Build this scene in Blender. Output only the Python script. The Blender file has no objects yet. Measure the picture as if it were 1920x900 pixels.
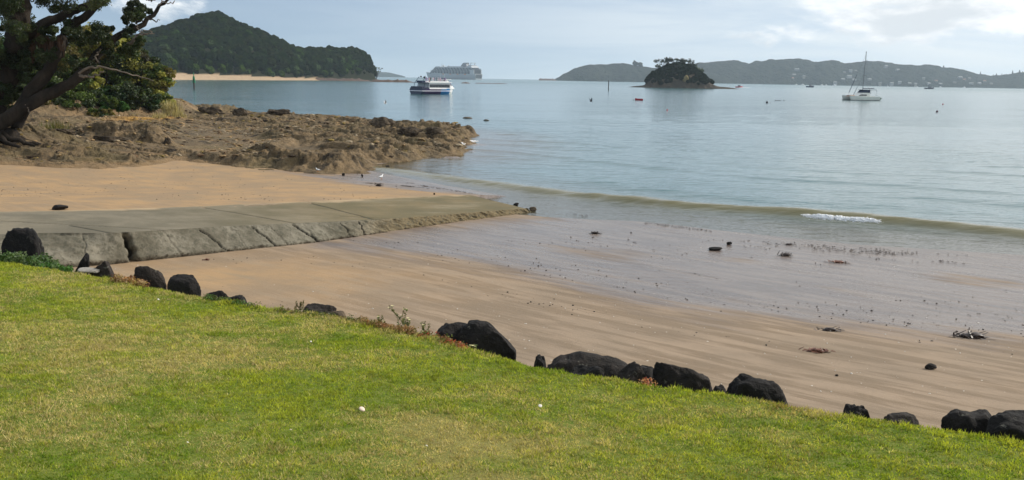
import bpy, math
import numpy as np
from mathutils import Matrix, Vector
rng = np.random.default_rng(7)
C = bpy.context.scene.collection
S = bpy.context.scene
R_ = math.radians

# ---------------------------------------------------------------- camera geometry
FOC = 1768.0; PIT = math.atan(303/FOC); ROL = 0.0172; H = 6.0
Fv = np.array([0, math.cos(PIT), -math.sin(PIT)])
R0 = np.array([1., 0, 0]); U0 = np.array([0, math.sin(PIT), math.cos(PIT)])
Rv = R0*math.cos(ROL)+U0*math.sin(ROL); Uv = -R0*math.sin(ROL)+U0*math.cos(ROL)
cam_d = bpy.data.cameras.new('camera'); cam = bpy.data.objects.new('camera', cam_d); C.objects.link(cam)
M = Matrix.Identity(4)
for i in range(3):
    M[i][0] = Rv[i]; M[i][1] = Uv[i]; M[i][2] = -Fv[i]
M[2][3] = H
cam.matrix_world = M
cam_d.sensor_width = 36; cam_d.lens = FOC/1920*36; cam_d.clip_start = 0.1; cam_d.clip_end = 60000
S.camera = cam

def ray(px, py): return Fv+Rv*(px-960)/FOC+Uv*(450-py)/FOC
def at_z(px, py, z):
    d = ray(px, py); t = (z-H)/d[2]
    return np.array([t*d[0], t*d[1], z])
def at_Y(px, py, Y):
    d = ray(px, py); t = Y/d[1]
    return np.array([t*d[0], Y, H+t*d[2]])
def hor(px): return 147+0.0172*(px-960)

# ---------------------------------------------------------------- numpy noise
def _h(ix, iy, s):
    n = (ix.astype(np.int64)*374761393+iy.astype(np.int64)*668265263+s*1274126177) & 0xffffffff
    n = ((n ^ (n >> 13))*1274126177) & 0xffffffff
    n = (n ^ (n >> 16)) & 0xffffffff
    return n/4294967295.0
def vn(x, y, s=0):
    ix = np.floor(x); iy = np.floor(y); fx = x-ix; fy = y-iy
    fx = fx*fx*fx*(fx*(fx*6-15)+10); fy = fy*fy*fy*(fy*(fy*6-15)+10)
    a = _h(ix, iy, s); b = _h(ix+1, iy, s); c = _h(ix, iy+1, s); d = _h(ix+1, iy+1, s)
    return (a+(b-a)*fx)*(1-fy)+(c+(d-c)*fx)*fy
def fbm(x, y, o=4, s=0, g=.5):
    r = 0; a = 1; t = 0
    for i in range(o):
        r = r+a*(vn(x, y, s+i*17)*2-1); t += a; a *= g
        x, y = (x*.8+y*.6)*2.03+3.1, (-x*.6+y*.8)*2.03+1.7
    return r/t
def ridged(x, y, o=4, s=0):
    r = 0; a = 1; t = 0
    for i in range(o):
        r = r+a*(1-abs(vn(x, y, s+i*17)*2-1)*1.6); t += a; a *= .5
        x, y = (x*.8+y*.6)*2.1+3.1, (-x*.6+y*.8)*2.1+1.7
    return r/t
def noise3(p, s=0):  # cheap 3d noise from three 2d ones
    return (vn(p[:, 0]+p[:, 2]*.7, p[:, 1]-p[:, 2]*.6, s)+vn(p[:, 1]+p[:, 0]*.4+9, p[:, 2]+p[:, 0]*.5, s+5)+vn(p[:, 2]-p[:, 1]*.5, p[:, 0]+p[:, 1]*.3+7, s+9))/1.5-1
def sst(a, b, x):
    t = np.clip((x-a)/(b-a), 0, 1); return t*t*(3-2*t)

def seg_dist(x, y, poly, closed=False):
    """distance to polyline, and the parameter (index+fraction) of the nearest point"""
    best = np.full(x.shape, 1e18); par = np.zeros(x.shape); sgn = np.ones(x.shape)
    n = len(poly); m = n if closed else n-1
    for i in range(m):
        ax, ay = poly[i][:2]; bx, by = poly[(i+1) % n][:2]
        dx, dy = bx-ax, by-ay
        t = np.clip(((x-ax)*dx+(y-ay)*dy)/(dx*dx+dy*dy+1e-12), 0, 1)
        qx = x-ax-t*dx; qy = y-ay-t*dy
        d = qx*qx+qy*qy; k = d < best
        best = np.where(k, d, best); par = np.where(k, i+t, par)
        sgn = np.where(k, np.where(dx*qy-dy*qx > 0, 1., -1.), sgn)
    return np.sqrt(best), par, sgn
def inside(x, y, poly):
    r = np.zeros(x.shape, bool); n = len(poly)
    for i in range(n):
        ax, ay = poly[i][:2]; bx, by = poly[(i+1) % n][:2]
        if ay == by: continue
        c = ((ay > y) != (by > y)) & (x < (bx-ax)*(y-ay)/(by-ay)+ax)
        r ^= c
    return r
def sdist(x, y, poly):
    d, _, _ = seg_dist(x, y, poly, True)
    return np.where(inside(x, y, poly), d, -d)

# ---------------------------------------------------------------- object helpers
def tag(o, label=None, cat=None, group=None, kind=None):
    if label: o['label'] = label
    if cat: o['category'] = cat
    if group: o['group'] = group
    if kind: o['kind'] = kind
    return o
def mesh_np(name, v, f, mats, parent=None, smooth=True, attrs=None, mi=None, loc=None):
    """v (n,3); f (m,k) int array or list of face lists"""
    me = bpy.data.meshes.new(name)
    v = np.asarray(v, dtype=np.float32)
    if isinstance(f, np.ndarray) and f.ndim == 2:
        m, k = f.shape
        me.vertices.add(len(v)); me.vertices.foreach_set('co', v.ravel())
        me.loops.add(m*k); me.loops.foreach_set('vertex_index', f.astype(np.int32).ravel())
        me.polygons.add(m); me.polygons.foreach_set('loop_start', np.arange(0, m*k, k, dtype=np.int32))
        me.update(calc_edges=True)
    else:
        me.from_pydata([tuple(map(float, a)) for a in v], [], [list(map(int, a)) for a in f]); me.update()
    me.polygons.foreach_set('use_smooth', np.full(len(me.polygons), smooth, dtype=bool))
    if mi is not None: me.polygons.foreach_set('material_index', np.asarray(mi, dtype=np.int32))
    for a, val in (attrs or {}).items():
        val = np.asarray(val, dtype=np.float32)
        if val.ndim == 1:
            at = me.attributes.new(a, 'FLOAT', 'POINT'); at.data.foreach_set('value', val)
        else:
            at = me.color_attributes.new(a, 'FLOAT_COLOR', 'POINT')
            at.data.foreach_set('color', np.c_[val, np.ones(len(val))].astype(np.float32).ravel())
    for m_ in (mats if isinstance(mats, (list, tuple)) else [mats]): me.materials.append(m_)
    o = bpy.data.objects.new(name, me); C.objects.link(o)
    if parent: o.parent = parent
    if loc is not None: o.location = loc
    return o
def empty(name, loc, rz=0):
    o = bpy.data.objects.new(name, None); C.objects.link(o); o.location = loc; o.rotation_euler = (0, 0, rz)
    o.empty_display_size = .2
    return o
class MB:
    """collects shapes for one mesh"""
    def __init__(s): s.v = []; s.f = []; s.m = []
    def add(s, v, f, mi=0):
        o = len(s.v); s.v += [tuple(map(float, a)) for a in v]; s.f += [[i+o for i in q] for q in f]; s.m += [mi]*len(f)
    def box(s, x0, x1, y0, y1, z0, z1, mi=0, top=None):
        a, b, c, d = top if top else (x0, x1, y0, y1)
        s.add([(x0, y0, z0), (x1, y0, z0), (x1, y1, z0), (x0, y1, z0), (a, c, z1), (b, c, z1), (b, d, z1), (a, d, z1)],
              [(3, 2, 1, 0), (4, 5, 6, 7), (0, 1, 5, 4), (1, 2, 6, 5), (2, 3, 7, 6), (3, 0, 4, 7)], mi)
    def tube(s, pts, rad, n=8, mi=0):
        v, f = tube_np(pts, rad, n); s.add(v, f.tolist(), mi)
        s.add(v[:n], [list(range(n))[::-1]], mi); s.add(v[-n:], [list(range(n))], mi)
    def loft(s, secs, mi=0):
        n = len(secs[0]); v = [p for q in secs for p in q]; f = []
        for i in range(len(secs)-1):
            for j in range(n):
                k = (j+1) % n; f.append((i*n+j, i*n+k, (i+1)*n+k, (i+1)*n+j))
        f.append(tuple(range(n))[::-1]); f.append(tuple((len(secs)-1)*n+j for j in range(n)))
        s.add(v, f, mi)
    def ell(s, c, r, seg=12, rings=8, mi=0):
        v = []; f = []
        for i in range(rings+1):
            th = math.pi*i/rings
            for j in range(seg):
                ph = 2*math.pi*j/seg
                v.append((c[0]+r[0]*math.sin(th)*math.cos(ph), c[1]+r[1]*math.sin(th)*math.sin(ph), c[2]+r[2]*math.cos(th)))
        for i in range(rings):
            for j in range(seg):
                k = (j+1) % seg; f.append((i*seg+j, (i+1)*seg+j, (i+1)*seg+k, i*seg+k))
        s.add(v, f, mi)
    def build(s, name, mats, parent=None, smooth=False, loc=None):
        return mesh_np(name, np.array(s.v), s.f, mats, parent, smooth, None, s.m, loc)
def tube_np(pts, rad, n=8, wob=0, seed=0):
    pts = np.array(pts, float); k = len(pts); rad = np.array(rad, float)*np.ones(k)
    tan = np.gradient(pts, axis=0); tan /= np.linalg.norm(tan, axis=1)[:, None]+1e-9
    ref = np.array([0.31, .2, .93]); v = []
    for i in range(k):
        a = np.cross(tan[i], ref)
        if np.linalg.norm(a) < .05: a = np.cross(tan[i], (1, 0, 0))
        a /= np.linalg.norm(a); b = np.cross(tan[i], a)
        th = np.arange(n)*2*math.pi/n
        r = rad[i]*(1+wob*(np.sin(th*3+i*.35+seed)*.5+np.sin(th*5-i*.5+seed*2)*.35))
        v.append(pts[i]+np.outer(np.cos(th)*r, a)+np.outer(np.sin(th)*r, b))
    v = np.concatenate(v); j = np.arange(n); f = []
    for i in range(k-1):
        f.append(np.c_[i*n+j, i*n+(j+1) % n, (i+1)*n+(j+1) % n, (i+1)*n+j])
    return v, np.concatenate(f)
def smooth_path(pts, n=24, jit=0, seed=0):
    pts = np.array(pts, float); k = len(pts); t = np.linspace(0, k-1, n)
    r = np.random.default_rng(seed); out = []
    P = np.vstack([2*pts[0]-pts[1], pts, 2*pts[-1]-pts[-2]])
    for q in t:
        i = min(int(q), k-2); u = q-i; p0, p1, p2, p3 = P[i:i+4]
        out.append(.5*(2*p1+(p2-p0)*u+(2*p0-5*p1+4*p2-p3)*u*u+(-p0+3*p1-3*p2+p3)*u**3))
    out = np.array(out)
    if jit: out[1:-1] += r.normal(0, jit, (n-2, out.shape[1]))
    return out
def ico(sub):
    import bmesh
    bm = bmesh.new(); bmesh.ops.create_icosphere(bm, subdivisions=sub, radius=1)
    v = np.array([p.co[:] for p in bm.verts]); f = np.array([[q.index for q in p.verts] for p in bm.faces]); bm.free()
    return v, f
ICO = {k: ico(k) for k in (1, 2, 3, 5)}

# ---------------------------------------------------------------- materials
class NT:
    def __init__(s, name):
        s.m = bpy.data.materials.new(name); s.m.use_nodes = True; s.t = s.m.node_tree; s.N = s.t.nodes; s.L = s.t.links
        s.b = s.N['Principled BSDF']; s.out = s.N['Material Output']
    def n(s, typ, **k):
        nd = s.N.new(typ)
        for a, b in k.items(): setattr(nd, a, b)
        return nd
    def link(s, a, b): s.L.new(a, b)
    def setp(s, sock, val):
        if hasattr(val, 'node'): s.L.new(val, sock)
        else: sock.default_value = val
    def pos(s, kind='Object'):
        if not hasattr(s, '_p'): s._p = {}
        if kind not in s._p:
            s._p[kind] = s.n('ShaderNodeNewGeometry').outputs['Position'] if kind == 'World' else s.n('ShaderNodeTexCoord').outputs[kind]
        return s._p[kind]
    def mapped(s, vec, scale=(1, 1, 1), rot=(0, 0, 0)):
        m = s.n('ShaderNodeMapping'); s.link(vec, m.inputs[0]); m.vector_type = 'TEXTURE'  # turns first, then stretches
        m.inputs['Scale'].default_value = tuple(1/q for q in scale); m.inputs['Rotation'].default_value = tuple(-q for q in rot)
        return m.outputs[0]
    def noise(s, scale, detail=4, rough=.5, vec=None, dist=0):
        n = s.n('ShaderNodeTexNoise'); s.link(vec if vec is not None else s.pos(), n.inputs['Vector'])
        n.inputs['Scale'].default_value = scale; n.inputs['Detail'].default_value = detail; n.inputs['Roughness'].default_value = rough; n.inputs['Distortion'].default_value = dist
        return n.outputs['Fac']
    def ramp(s, fac, stops):
        r = s.n('ShaderNodeValToRGB'); s.link(fac, r.inputs[0]); e = r.color_ramp.elements
        while len(e) > 1: e.remove(e[-1])
        e[0].position = stops[0][0]; c = stops[0][1]; e[0].color = (*c, 1) if len(c) == 3 else c
        for p, c in stops[1:]:
            q = e.new(p); q.color = (*c, 1)
        return r.outputs[0]
    def mr(s, v, a, b, c=0., d=1., smooth=True):
        r = s.n('ShaderNodeMapRange', interpolation_type='SMOOTHSTEP' if smooth else 'LINEAR'); s.link(v, r.inputs[0])
        for i, q in enumerate((a, b, c, d)): r.inputs[i+1].default_value = q
        return r.outputs[0]
    def math(s, op, a, b=0.):
        r = s.n('ShaderNodeMath', operation=op); s.setp(r.inputs[0], a); s.setp(r.inputs[1], b); return r.outputs[0]
    def mix(s, f, a, b, mode='MIX'):
        r = s.n('ShaderNodeMix', data_type='RGBA', blend_type=mode); s.setp(r.inputs[0], f)
        for sock, v in ((r.inputs[6], a), (r.inputs[7], b)):
            if hasattr(v, 'node'): s.link(v, sock)
            else: sock.default_value = (*v, 1)
        return r.outputs[2]
    def attr(s, name):
        a = s.n('ShaderNodeAttribute', attribute_name=name); return a
    def bump(s, h, dist, strength=1., normal=None):
        b = s.n('ShaderNodeBump'); s.link(h, b.inputs['Height']); b.inputs['Distance'].default_value = dist; b.inputs['Strength'].default_value = strength
        if normal is not None: s.link(normal, b.inputs['Normal'])
        return b.outputs[0]
    def base(s, col, rough=.8, spec=.3, normal=None, metal=0.):
        if hasattr(col, 'node'): s.link(col, s.b.inputs['Base Color'])
        else: s.b.inputs['Base Color'].default_value = (*col, 1)
        s.setp(s.b.inputs['Roughness'], rough); s.setp(s.b.inputs['Specular IOR Level'], spec); s.b.inputs['Metallic'].default_value = metal
        if normal is not None: s.link(normal, s.b.inputs['Normal'])
        return s.m
def paint(name, col, rough=.5, var=.15, scale=3., spec=.3, bump=0.):
    t = NT(name); n = t.noise(scale, 5, .6)
    c2 = tuple(c*(1-var*2) for c in col)
    nm = t.bump(t.noise(scale*8, 3), bump) if bump else None
    return t.base(t.mix(t.mr(n, .35, .7), col, c2), rough, spec, nm)

def mat_leaf(name, trans=.45, rough=.5, spec=.25, tint=(1, 1, 1)):
    t = NT(name); a = t.attr('col'); c = t.mix(1., a.outputs['Color'], tint, 'MULTIPLY')
    t.base(c, rough, spec)
    tr = t.n('ShaderNodeBsdfTranslucent'); t.link(t.mix(1., c, (1.1, 1.15, .5), 'MULTIPLY'), tr.inputs[0])
    mx = t.n('ShaderNodeMixShader'); mx.inputs[0].default_value = trans
    t.link(t.b.outputs[0], mx.inputs[1]); t.link(tr.outputs[0], mx.inputs[2]); t.link(mx.outputs[0], t.out.inputs[0])
    return t.m

# ---------------------------------------------------------------- land layout
shore_px = [(1920, 478), (1600, 458), (1350, 432), (1170, 410), (1010, 393), (900, 372), (790, 350), (735, 335), (700, 320)]
land = [(120, 8), (60, 24), (32, 30)]+[tuple(at_z(a, b, 0)[:2]) for a, b in shore_px]
land += [(-8.7, 66.), (-5.6, 71.5), (-4.4, 80), (-3.8, 90.5), (-5, 101), (-10, 110), (-17, 118), (-27, 128), (-40, 140), (-55, 148), (-80, 158), (-160, 170), (-160, -80), (120, -80)]
edge_px = [(-400, 420), (-160, 458), (0, 487), (120, 506), (240, 525), (370, 551), (480, 573), (640, 590), (820, 628), (905, 655), (1000, 682), (1180, 712), (1360, 736), (1480, 758), (1600, 776), (1760, 797), (1920, 822), (2200, 862), (2600, 925)]
edge = [tuple(at_z(a, b, 2.6)[:2]) for a, b in edge_px]
lawn_poly = edge+[(40, -30), (-70, -30)]
# slipway lines in the world
slip_near = [at_z(-330, 452, 1.75), at_z(-40, 441, 1.48), at_z(75, 437, 1.4), at_z(215, 437, 1.3), at_z(430, 424, 1.05), at_z(590, 417, .82), at_z(720, 411, .62), at_z(870, 400, .36), at_z(985, 391, .16)]
slip_far = [at_z(-330, 408, 1.75), at_z(-120, 401, 1.5), at_z(0, 397, 1.36), at_z(180, 393, 1.25), at_z(350, 388, 1.08), at_z(500, 381, .9), at_z(640, 375, .72), at_z(770, 369, .5), at_z(880, 365, .3)]
slip_bot = [at_z(-330, 520, .9), at_z(-40, 515, .72), at_z(75, 508, .62), at_z(215, 497, .42), at_z(430, 474, .34), at_z(590, 457, .25), at_z(720, 436, .16), at_z(870, 414, .06), at_z(1000, 397, -.02)]
slip_poly = [p[:2] for p in slip_bot]+[p[:2] for p in slip_far[::-1]]

reef_px = [(-200, 312), (0, 302), (150, 300), (250, 292), (350, 293), (450, 302), (530, 316), (600, 322), (690, 321), (715, 306), (770, 299), (850, 290), (872, 276), (888, 262), (880, 249), (800, 238), (720, 225)]
reef_poly = [tuple(at_z(a, b, .9 if a < 300 else .5 if a < 480 else .2)[:2]) for a, b in reef_px[:9]]
reef_poly += [tuple(at_z(a, b, 0)[:2]) for a, b in reef_px[9:15]]
reef_poly += [(-9, 114), (-18, 122), (-28, 132), (-41, 144), (-56, 152), (-85, 160), (-150, 160), (-130, 45)]
pool_px = [(500, 282), (560, 272), (620, 280), (600, 292), (530, 292)]
patch_px = [(300, 262), (360, 245), (450, 244), (530, 262), (480, 272), (420, 280), (330, 276)]

def bush_hump(x, y):
    """low earth bank that carries the bush, rising to the left"""
    e, _, _ = seg_dist(x, y, [(-160, 95), (-62, 104), (-52, 114), (-48, 124), (-50, 140)])
    poly = [(-160, 80), (-72, 84), (-50, 91), (-44, 98), (-41, 108), (-40, 118), (-42, 128), (-50, 140), (-160, 160)]
    d = sdist(x, y, poly)
    # knoll under the big tree
    k = np.hypot((x+39)/10, (y-63)/8)
    return 1.6*sst(-1.5, 2.5, d)+1.2*sst(2.5, 14, d)+1.0*(1-sst(.3, 1., k))

def lawn_h(x, y, d):  # d: distance inside edge
    return 2.6+.42*sst(0, 8, d)+.03*fbm(x*.5, y*.5, 3, 3)
def sand_h(x, y):
    sd = sdist(x, y, land)
    z = np.where(sd < 0, np.maximum(.035*sd, -2.), .014*np.clip(sd, 0, 12)+.05*np.clip(sd-12, 0, 14)+.01*np.clip(sd-26, 0, 40))
    z = z+bush_hump(x, y)
    # low side and high side of the slipway
    dn, pn, sn = seg_dist(x, y, slip_bot); df, pf, sf = seg_dist(x, y, slip_far)
    zb = np.interp(pn, range(9), [p[2] for p in slip_bot]); zf = np.interp(pf, range(9), [p[2]-.02 for p in slip_far])
    w = 1-sst(0, 7, dn); w = w*(sd > -2)
    near = sn < 0
    ins = inside(x, y, slip_poly)
    zr = z+(np.minimum(zb, z+.3)-z)*w
    wl = (1-sst(0, 16, df))*sst(-3, 1.5, sd)
    tip = sst(0., 4., 8-pf+0*x)
    zl = z+(zf-z)*wl
    side = np.where(ins, (df < .5)*(pf < 7.9), (sf > 0) & ((sn > 0)))
    z = np.where(side, zl, zr)
    # bank below the lawn
    dl = sdist(x, y, lawn_poly)
    lz = lawn_h(x, y, dl)
    bank = np.where(dl > -.05, lz-.16, 2.45+dl*1.15)
    z = np.where((dl > -3) , np.maximum(z, bank), z)
    return z
def s_at(x, y):
    return float(sand_h(np.array([x], float), np.array([y], float))[0])
_gy = None
def ground_pix(px, py, fn=None):
    """first hit of the pixel's ray with the ground"""
    d = ray(px, py); fn = fn or sand_h
    t = np.geomspace(6, 260, 1500)
    X = d[0]*t; Y = d[1]*t; Z = H+d[2]*t
    g = fn(X, Y); k = np.nonzero(Z <= g)[0]
    i = k[0] if len(k) else len(t)-1
    return np.array([X[i], Y[i], g[i]])
def lawn_z(x, y):
    x = np.atleast_1d(np.asarray(x, float)); y = np.atleast_1d(np.asarray(y, float))
    return lawn_h(x, y, sdist(x, y, lawn_poly))

def grid(us, ys):
    U, Y = np.meshgrid(us, ys); n, m = U.shape
    i = np.arange(n-1)[:, None]*m+np.arange(m-1)[None, :]
    f = np.stack([i, i+1, i+m+1, i+m], -1).reshape(-1, 4)
    return (U*Y).ravel(), Y.ravel(), f

# ---------------------------------------------------------------- sand
def make_sand():
    ys = np.concatenate([np.arange(7, 24, .09), np.geomspace(24, 175, 520)])
    x, y, f = grid(np.linspace(-.95, .95, 640), ys)
    z = sand_h(x, y)
    sd = sdist(x, y, land); dl = sdist(x, y, lawn_poly)
    # gentle swales and ripples, real relief
    z = z+.02*fbm(x*.3, y*.3, 3, 5)*sst(0, 4, sd)
    c = x*.507+y*.862
    a = x*.862-y*.507
    rip = np.sin((c+.8*fbm(x*.12, y*.12, 3, 8)*2.2)*2*math.pi/.62)
    z = z+.006*rip*sst(.5, 3, sd)*(dl < -1.5)*sst(-.1, .4, fbm(x*.15+3, y*.15, 2, 12)+.15)
    # drop under the reef's pool and under the lawn
    wet_px = [(-0, 0)]
    wp = [(520, 316), (620, 322), (700, 312), (880, 290), (1100, 330), (2400, 470), (2500, 730), (1920, 648), (1650, 632), (1400, 610), (1200, 580), (1060, 545), (930, 512), (780, 486), (640, 470), (560, 470), (600, 455), (740, 425), (880, 408), (1010, 396), (900, 371), (800, 364), (700, 350), (620, 336)]
    wpoly = [tuple(at_z(a_, b_, .2)[:2]) for a_, b_ in wp]
    wd = sdist(x, y, wpoly)
    wet = sst(-3.2, 3.5, wd)
    for (cx, cy, rx, ry) in ((1130, 472, 120, 16), (1360, 482, 60, 8), (1850, 520, 90, 16)):
        q = at_z(cx, cy, .2); a_ = at_z(cx+rx, cy, .2); b_ = at_z(cx, cy-ry, .2)
        rr = np.hypot((x-q[0])/(a_[0]-q[0]), (y-q[1])/(b_[1]-q[1]))
        wet = wet*(1-.3*(1-sst(.2, 1.6, rr)))
    wet = np.maximum(wet, sst(1.2, 0, sd)*(sd > -50))
    # orange dry zones: left of slip and near the wall's left end
    q = ground_pix(430, 520); warm = np.exp(-((x-q[0])/5)**2-((y-q[1])/4)**2)
    df, pf, sf = seg_dist(x, y, slip_far)
    warm = np.maximum(warm, ((sf > 0) & (y > 30) & (x < 2))*sst(0, 2, sd)*1.)
    bank = sst(-2.6, -1.6, dl)
    t = NT('beach_sand'); P = t.pos('World')
    str_ = t.mapped(P, (.25, 1.6, 1), (0, 0, R_(41)))
    n1 = t.noise(.55, 6, .6, P); n2 = t.noise(1.6, 5, .55, str_); n3 = t.noise(9, 4, .6, P)
    fine = t.noise(60, 3, .7, P); spk = t.noise(34, 2, .6, P)
    wa = t.attr('wet').outputs['Fac']; wm = t.attr('warm').outputs['Fac']; ba = t.attr('bank').outputs['Fac']
    dry = t.mix(t.mr(n2, .42, .58), (.225, .165, .11), (.32, .24, .168))
    dry = t.mix(t.math('MULTIPLY', t.mr(n1, .3, .7), .55), dry, (.205, .16, .115))
    wrm = t.mix(t.mr(n1, .3, .65), (.39, .252, .13), (.29, .205, .125))
    wrm = t.mix(t.math('MULTIPLY', t.mr(n2, .5, .7), .5), wrm, (.26, .205, .135))
    dry = t.mix(wm, dry, wrm)
    dry = t.mix(t.attr('earth').outputs['Fac'], dry, t.mix(t.mr(n3, .35, .65), (.085, .058, .03), (.05, .036, .02)))
    wcol = t.mix(t.mr(n2, .35, .65), (.115, .082, .066), (.185, .138, .108))
    w2 = t.math('ADD', wa, t.math('MULTIPLY', t.math('SUBTRACT', t.noise(.7, 6, .7, str_), .5), 1.5))
    w = t.mr(w2, .2, .85)
    col = t.mix(w, dry, wcol)
    col = t.mix(t.math('MULTIPLY', t.mr(spk, .68, .74), .6), col, (.06, .045, .035))
    col = t.mix(t.math('MULTIPLY', t.mr(fine, .72, .8), .5), col, (.55, .47, .38))
    ear = t.mix(t.mr(n3, .35, .65), (.09, .065, .035), (.05, .055, .02))
    col = t.mix(ba, col, ear)
    bnk = t.bump(t.math('ADD', fine, t.math('MULTIPLY', n3, 1.5)), .012, .7)
    bw = t.mapped(P, (.3, 7, 1), (0, 0, R_(41)))
    bnk = t.bump(t.noise(1.2, 3, .5, bw, 1.2), .016, .6, bnk)
    rough = t.mr(w2, .3, .95, .85, .23)
    rough = t.math('ADD', rough, t.math('MULTIPLY', t.math('SUBTRACT', n3, .5), .16))
    t.base(col, rough, t.mr(w2, .3, .85, .15, .9), bnk)
    o = mesh_np('sand', np.c_[x, y, z], f, t.m, attrs={'wet': wet, 'warm': warm, 'bank': bank, 'earth': np.clip(bush_hump(x, y)*1.2, 0, 1)})
    tag(o, kind='structure')
make_sand()

# ---------------------------------------------------------------- reef
def reef_h(x, y):
    d = sdist(x, y, reef_poly)
    d = d+1.6*fbm(x*.25, y*.25, 4, 71)+.8*fbm(x*.9, y*.9, 3, 72)
    m = sst(-.3, 1.6, d)
    xr = x*.9-y*.43; yr = x*.43+y*.9   # strata direction
    a = ridged(xr*.09, yr*.34, 4, 31); b = ridged(xr*.3, yr*.8, 4, 41); c = fbm(x*.16, y*.16, 3, 51)
    e = fbm(x*2.2, y*2.2, 3, 61)
    g3 = ridged(x*1.1, y*1.4, 4, 66)
    h = .06+.46*np.clip(a, -.2, 1)+.34*b+.25*c+.12*e+.26*g3*(.35+.65*vn(x*.2, y*.2, 67))
    led = np.floor(h*5+.4*b)/5; led2 = np.floor(h*3.2+.6*c)/3.2; h = h*.3+led*.3+led2*.4
    # tilted beds: each drops steeply on the landward side
    for fq, am, sd_ in ((.17, .55, 81), (.31, .30, 84)):
        ph = yr*fq+1.3*fbm(x*.10, y*.10, 3, sd_)+.25*fbm(x*.6, y*.6, 2, sd_+1); fr = ph-np.floor(ph); am2 = am*sst(.3, .65, vn(xr*.13+np.floor(ph)*7.3, yr*.05, sd_+2))
        h = h+am2*np.where(fr < .06, fr/.06, (1-fr)/.94)
    # quiet sandy floor between the ridges on the landward side
    pat = sdist(x, y, [tuple(at_z(p, q, .8)[:2]) for p, q in patch_px]); pool = sdist(x, y, [tuple(at_z(p, q, .3)[:2]) for p, q in pool_px])
    h = h*(1-.9*sst(-1, 1.5, pat))*(1-sst(-.5, 1, pool))
    base = .1+.45*sst(0, 10, d)
    s0 = sand_h(x, y)
    left = sst(-18, -32, x)
    z = np.maximum(s0, .12*sst(-1, 2, d)+.0)*1.0
    z = z+m*(h*(.82-.3*left)+base*.3)
    # outcrops
    for px, py, w, hh, ex in ((400, 205, 4.6, 1.0, 2.), (520, 211, 2.6, .7, 2.), (575, 222, 3., .35, 2.), (770, 246, 2.4, .75, 1.5), (812, 252, 2.2, .5, 1.5), (640, 232, 2.5, .45, 1.6), (690, 262, 3, .35, 1.5), (745, 268, 2.5, .3, 2), (240, 262, 3.5, .8, 2.6), (60, 268, 3.5, .55, 2), (140, 285, 2.5, .4, 2), (470, 232, 3., .4, 2), (560, 245, 3, .3, 2)):
        q = at_z(px, py, .9)
        xx = x-q[0]; yy = y-q[1]
        r = np.hypot((xx*.9-yy*.43)/(w*1.5), (xx*.43+yy*.9)/(w*.6))+.25*fbm(x*.8, y*.8, 3, 91)
        z = z+.8*m*hh*(1-sst(.45, 1., r))*(1+.3*e)
    z = np.where(m <= 0.01, s0-.3, z)
    return z, m, d, pool
def make_reef():
    ys = np.geomspace(44, 165, 760)
    x, y, f = grid(np.linspace(-.66, -.02, 860), ys)
    z, m, d, pool = reef_h(x, y)
    t = NT('reef_rock'); P = t.pos('World')
    n1 = t.noise(.4, 6, .65, P); n2 = t.noise(2.2, 6, .7, P); n3 = t.noise(11, 4, .7, P)
    col = t.mix(t.mr(n1, .35, .65), (.225, .155, .083), (.14, .105, .06))
    col = t.mix(t.mr(n2, .45, .7), col, (.07, .052, .034))
    cre = t.attr('crev_shade').outputs['Fac']; col = t.mix(cre, col, (.035, .027, .02))  # hollows between ridges darkened: crevice shadow put into the rock colour
    col = t.mix(t.math('MULTIPLY', t.mr(n3, .55, .75), .7), col, (.36, .29, .19))
    col = t.mix(t.math('MULTIPLY', t.mr(t.noise(.22, 4, .5, P), .5, .7), .3), col, (.19, .15, .065))
    sa = t.attr('sandy').outputs['Fac']
    col = t.mix(t.mr(t.math('ADD', sa, t.math('MULTIPLY', t.math('SUBTRACT', n2, .5), .7)), .4, .7), col, (.245, .165, .088))
    och = t.attr('ochre').outputs['Fac']; col = t.mix(och, col, (.55, .30, .07))
    t.base(col, t.mr(n2, .3, .7, .75, .95), .2, t.bump(n3, .12, .9, t.bump(n2, .25, .8)))
    s0 = sand_h(x, y)
    sandy = np.clip(sst(.33, .02, z-s0)*sst(-12, -24, x)+.75*sst(-30, -40, x)*sst(.75, .3, z-s0), 0, 1)
    g3 = ridged(x*1.1, y*1.4, 4, 66); crev_shade = sst(.22, -.15, g3+.3*fbm(x*.25, y*.25, 3, 69))*.9*sst(.05, .3, z-s0)
    q = at_z(283, 211, 2.0)
    ochre = np.exp(-((x-q[0])/2.2)**2-((y-q[1])/6)**2)
    o = mesh_np('rock_reef', np.c_[x, y, z], f, t.m, attrs={'sandy': sandy, 'ochre': ochre, 'crev_shade': crev_shade}); tag(o, kind='structure')
make_reef()
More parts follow.
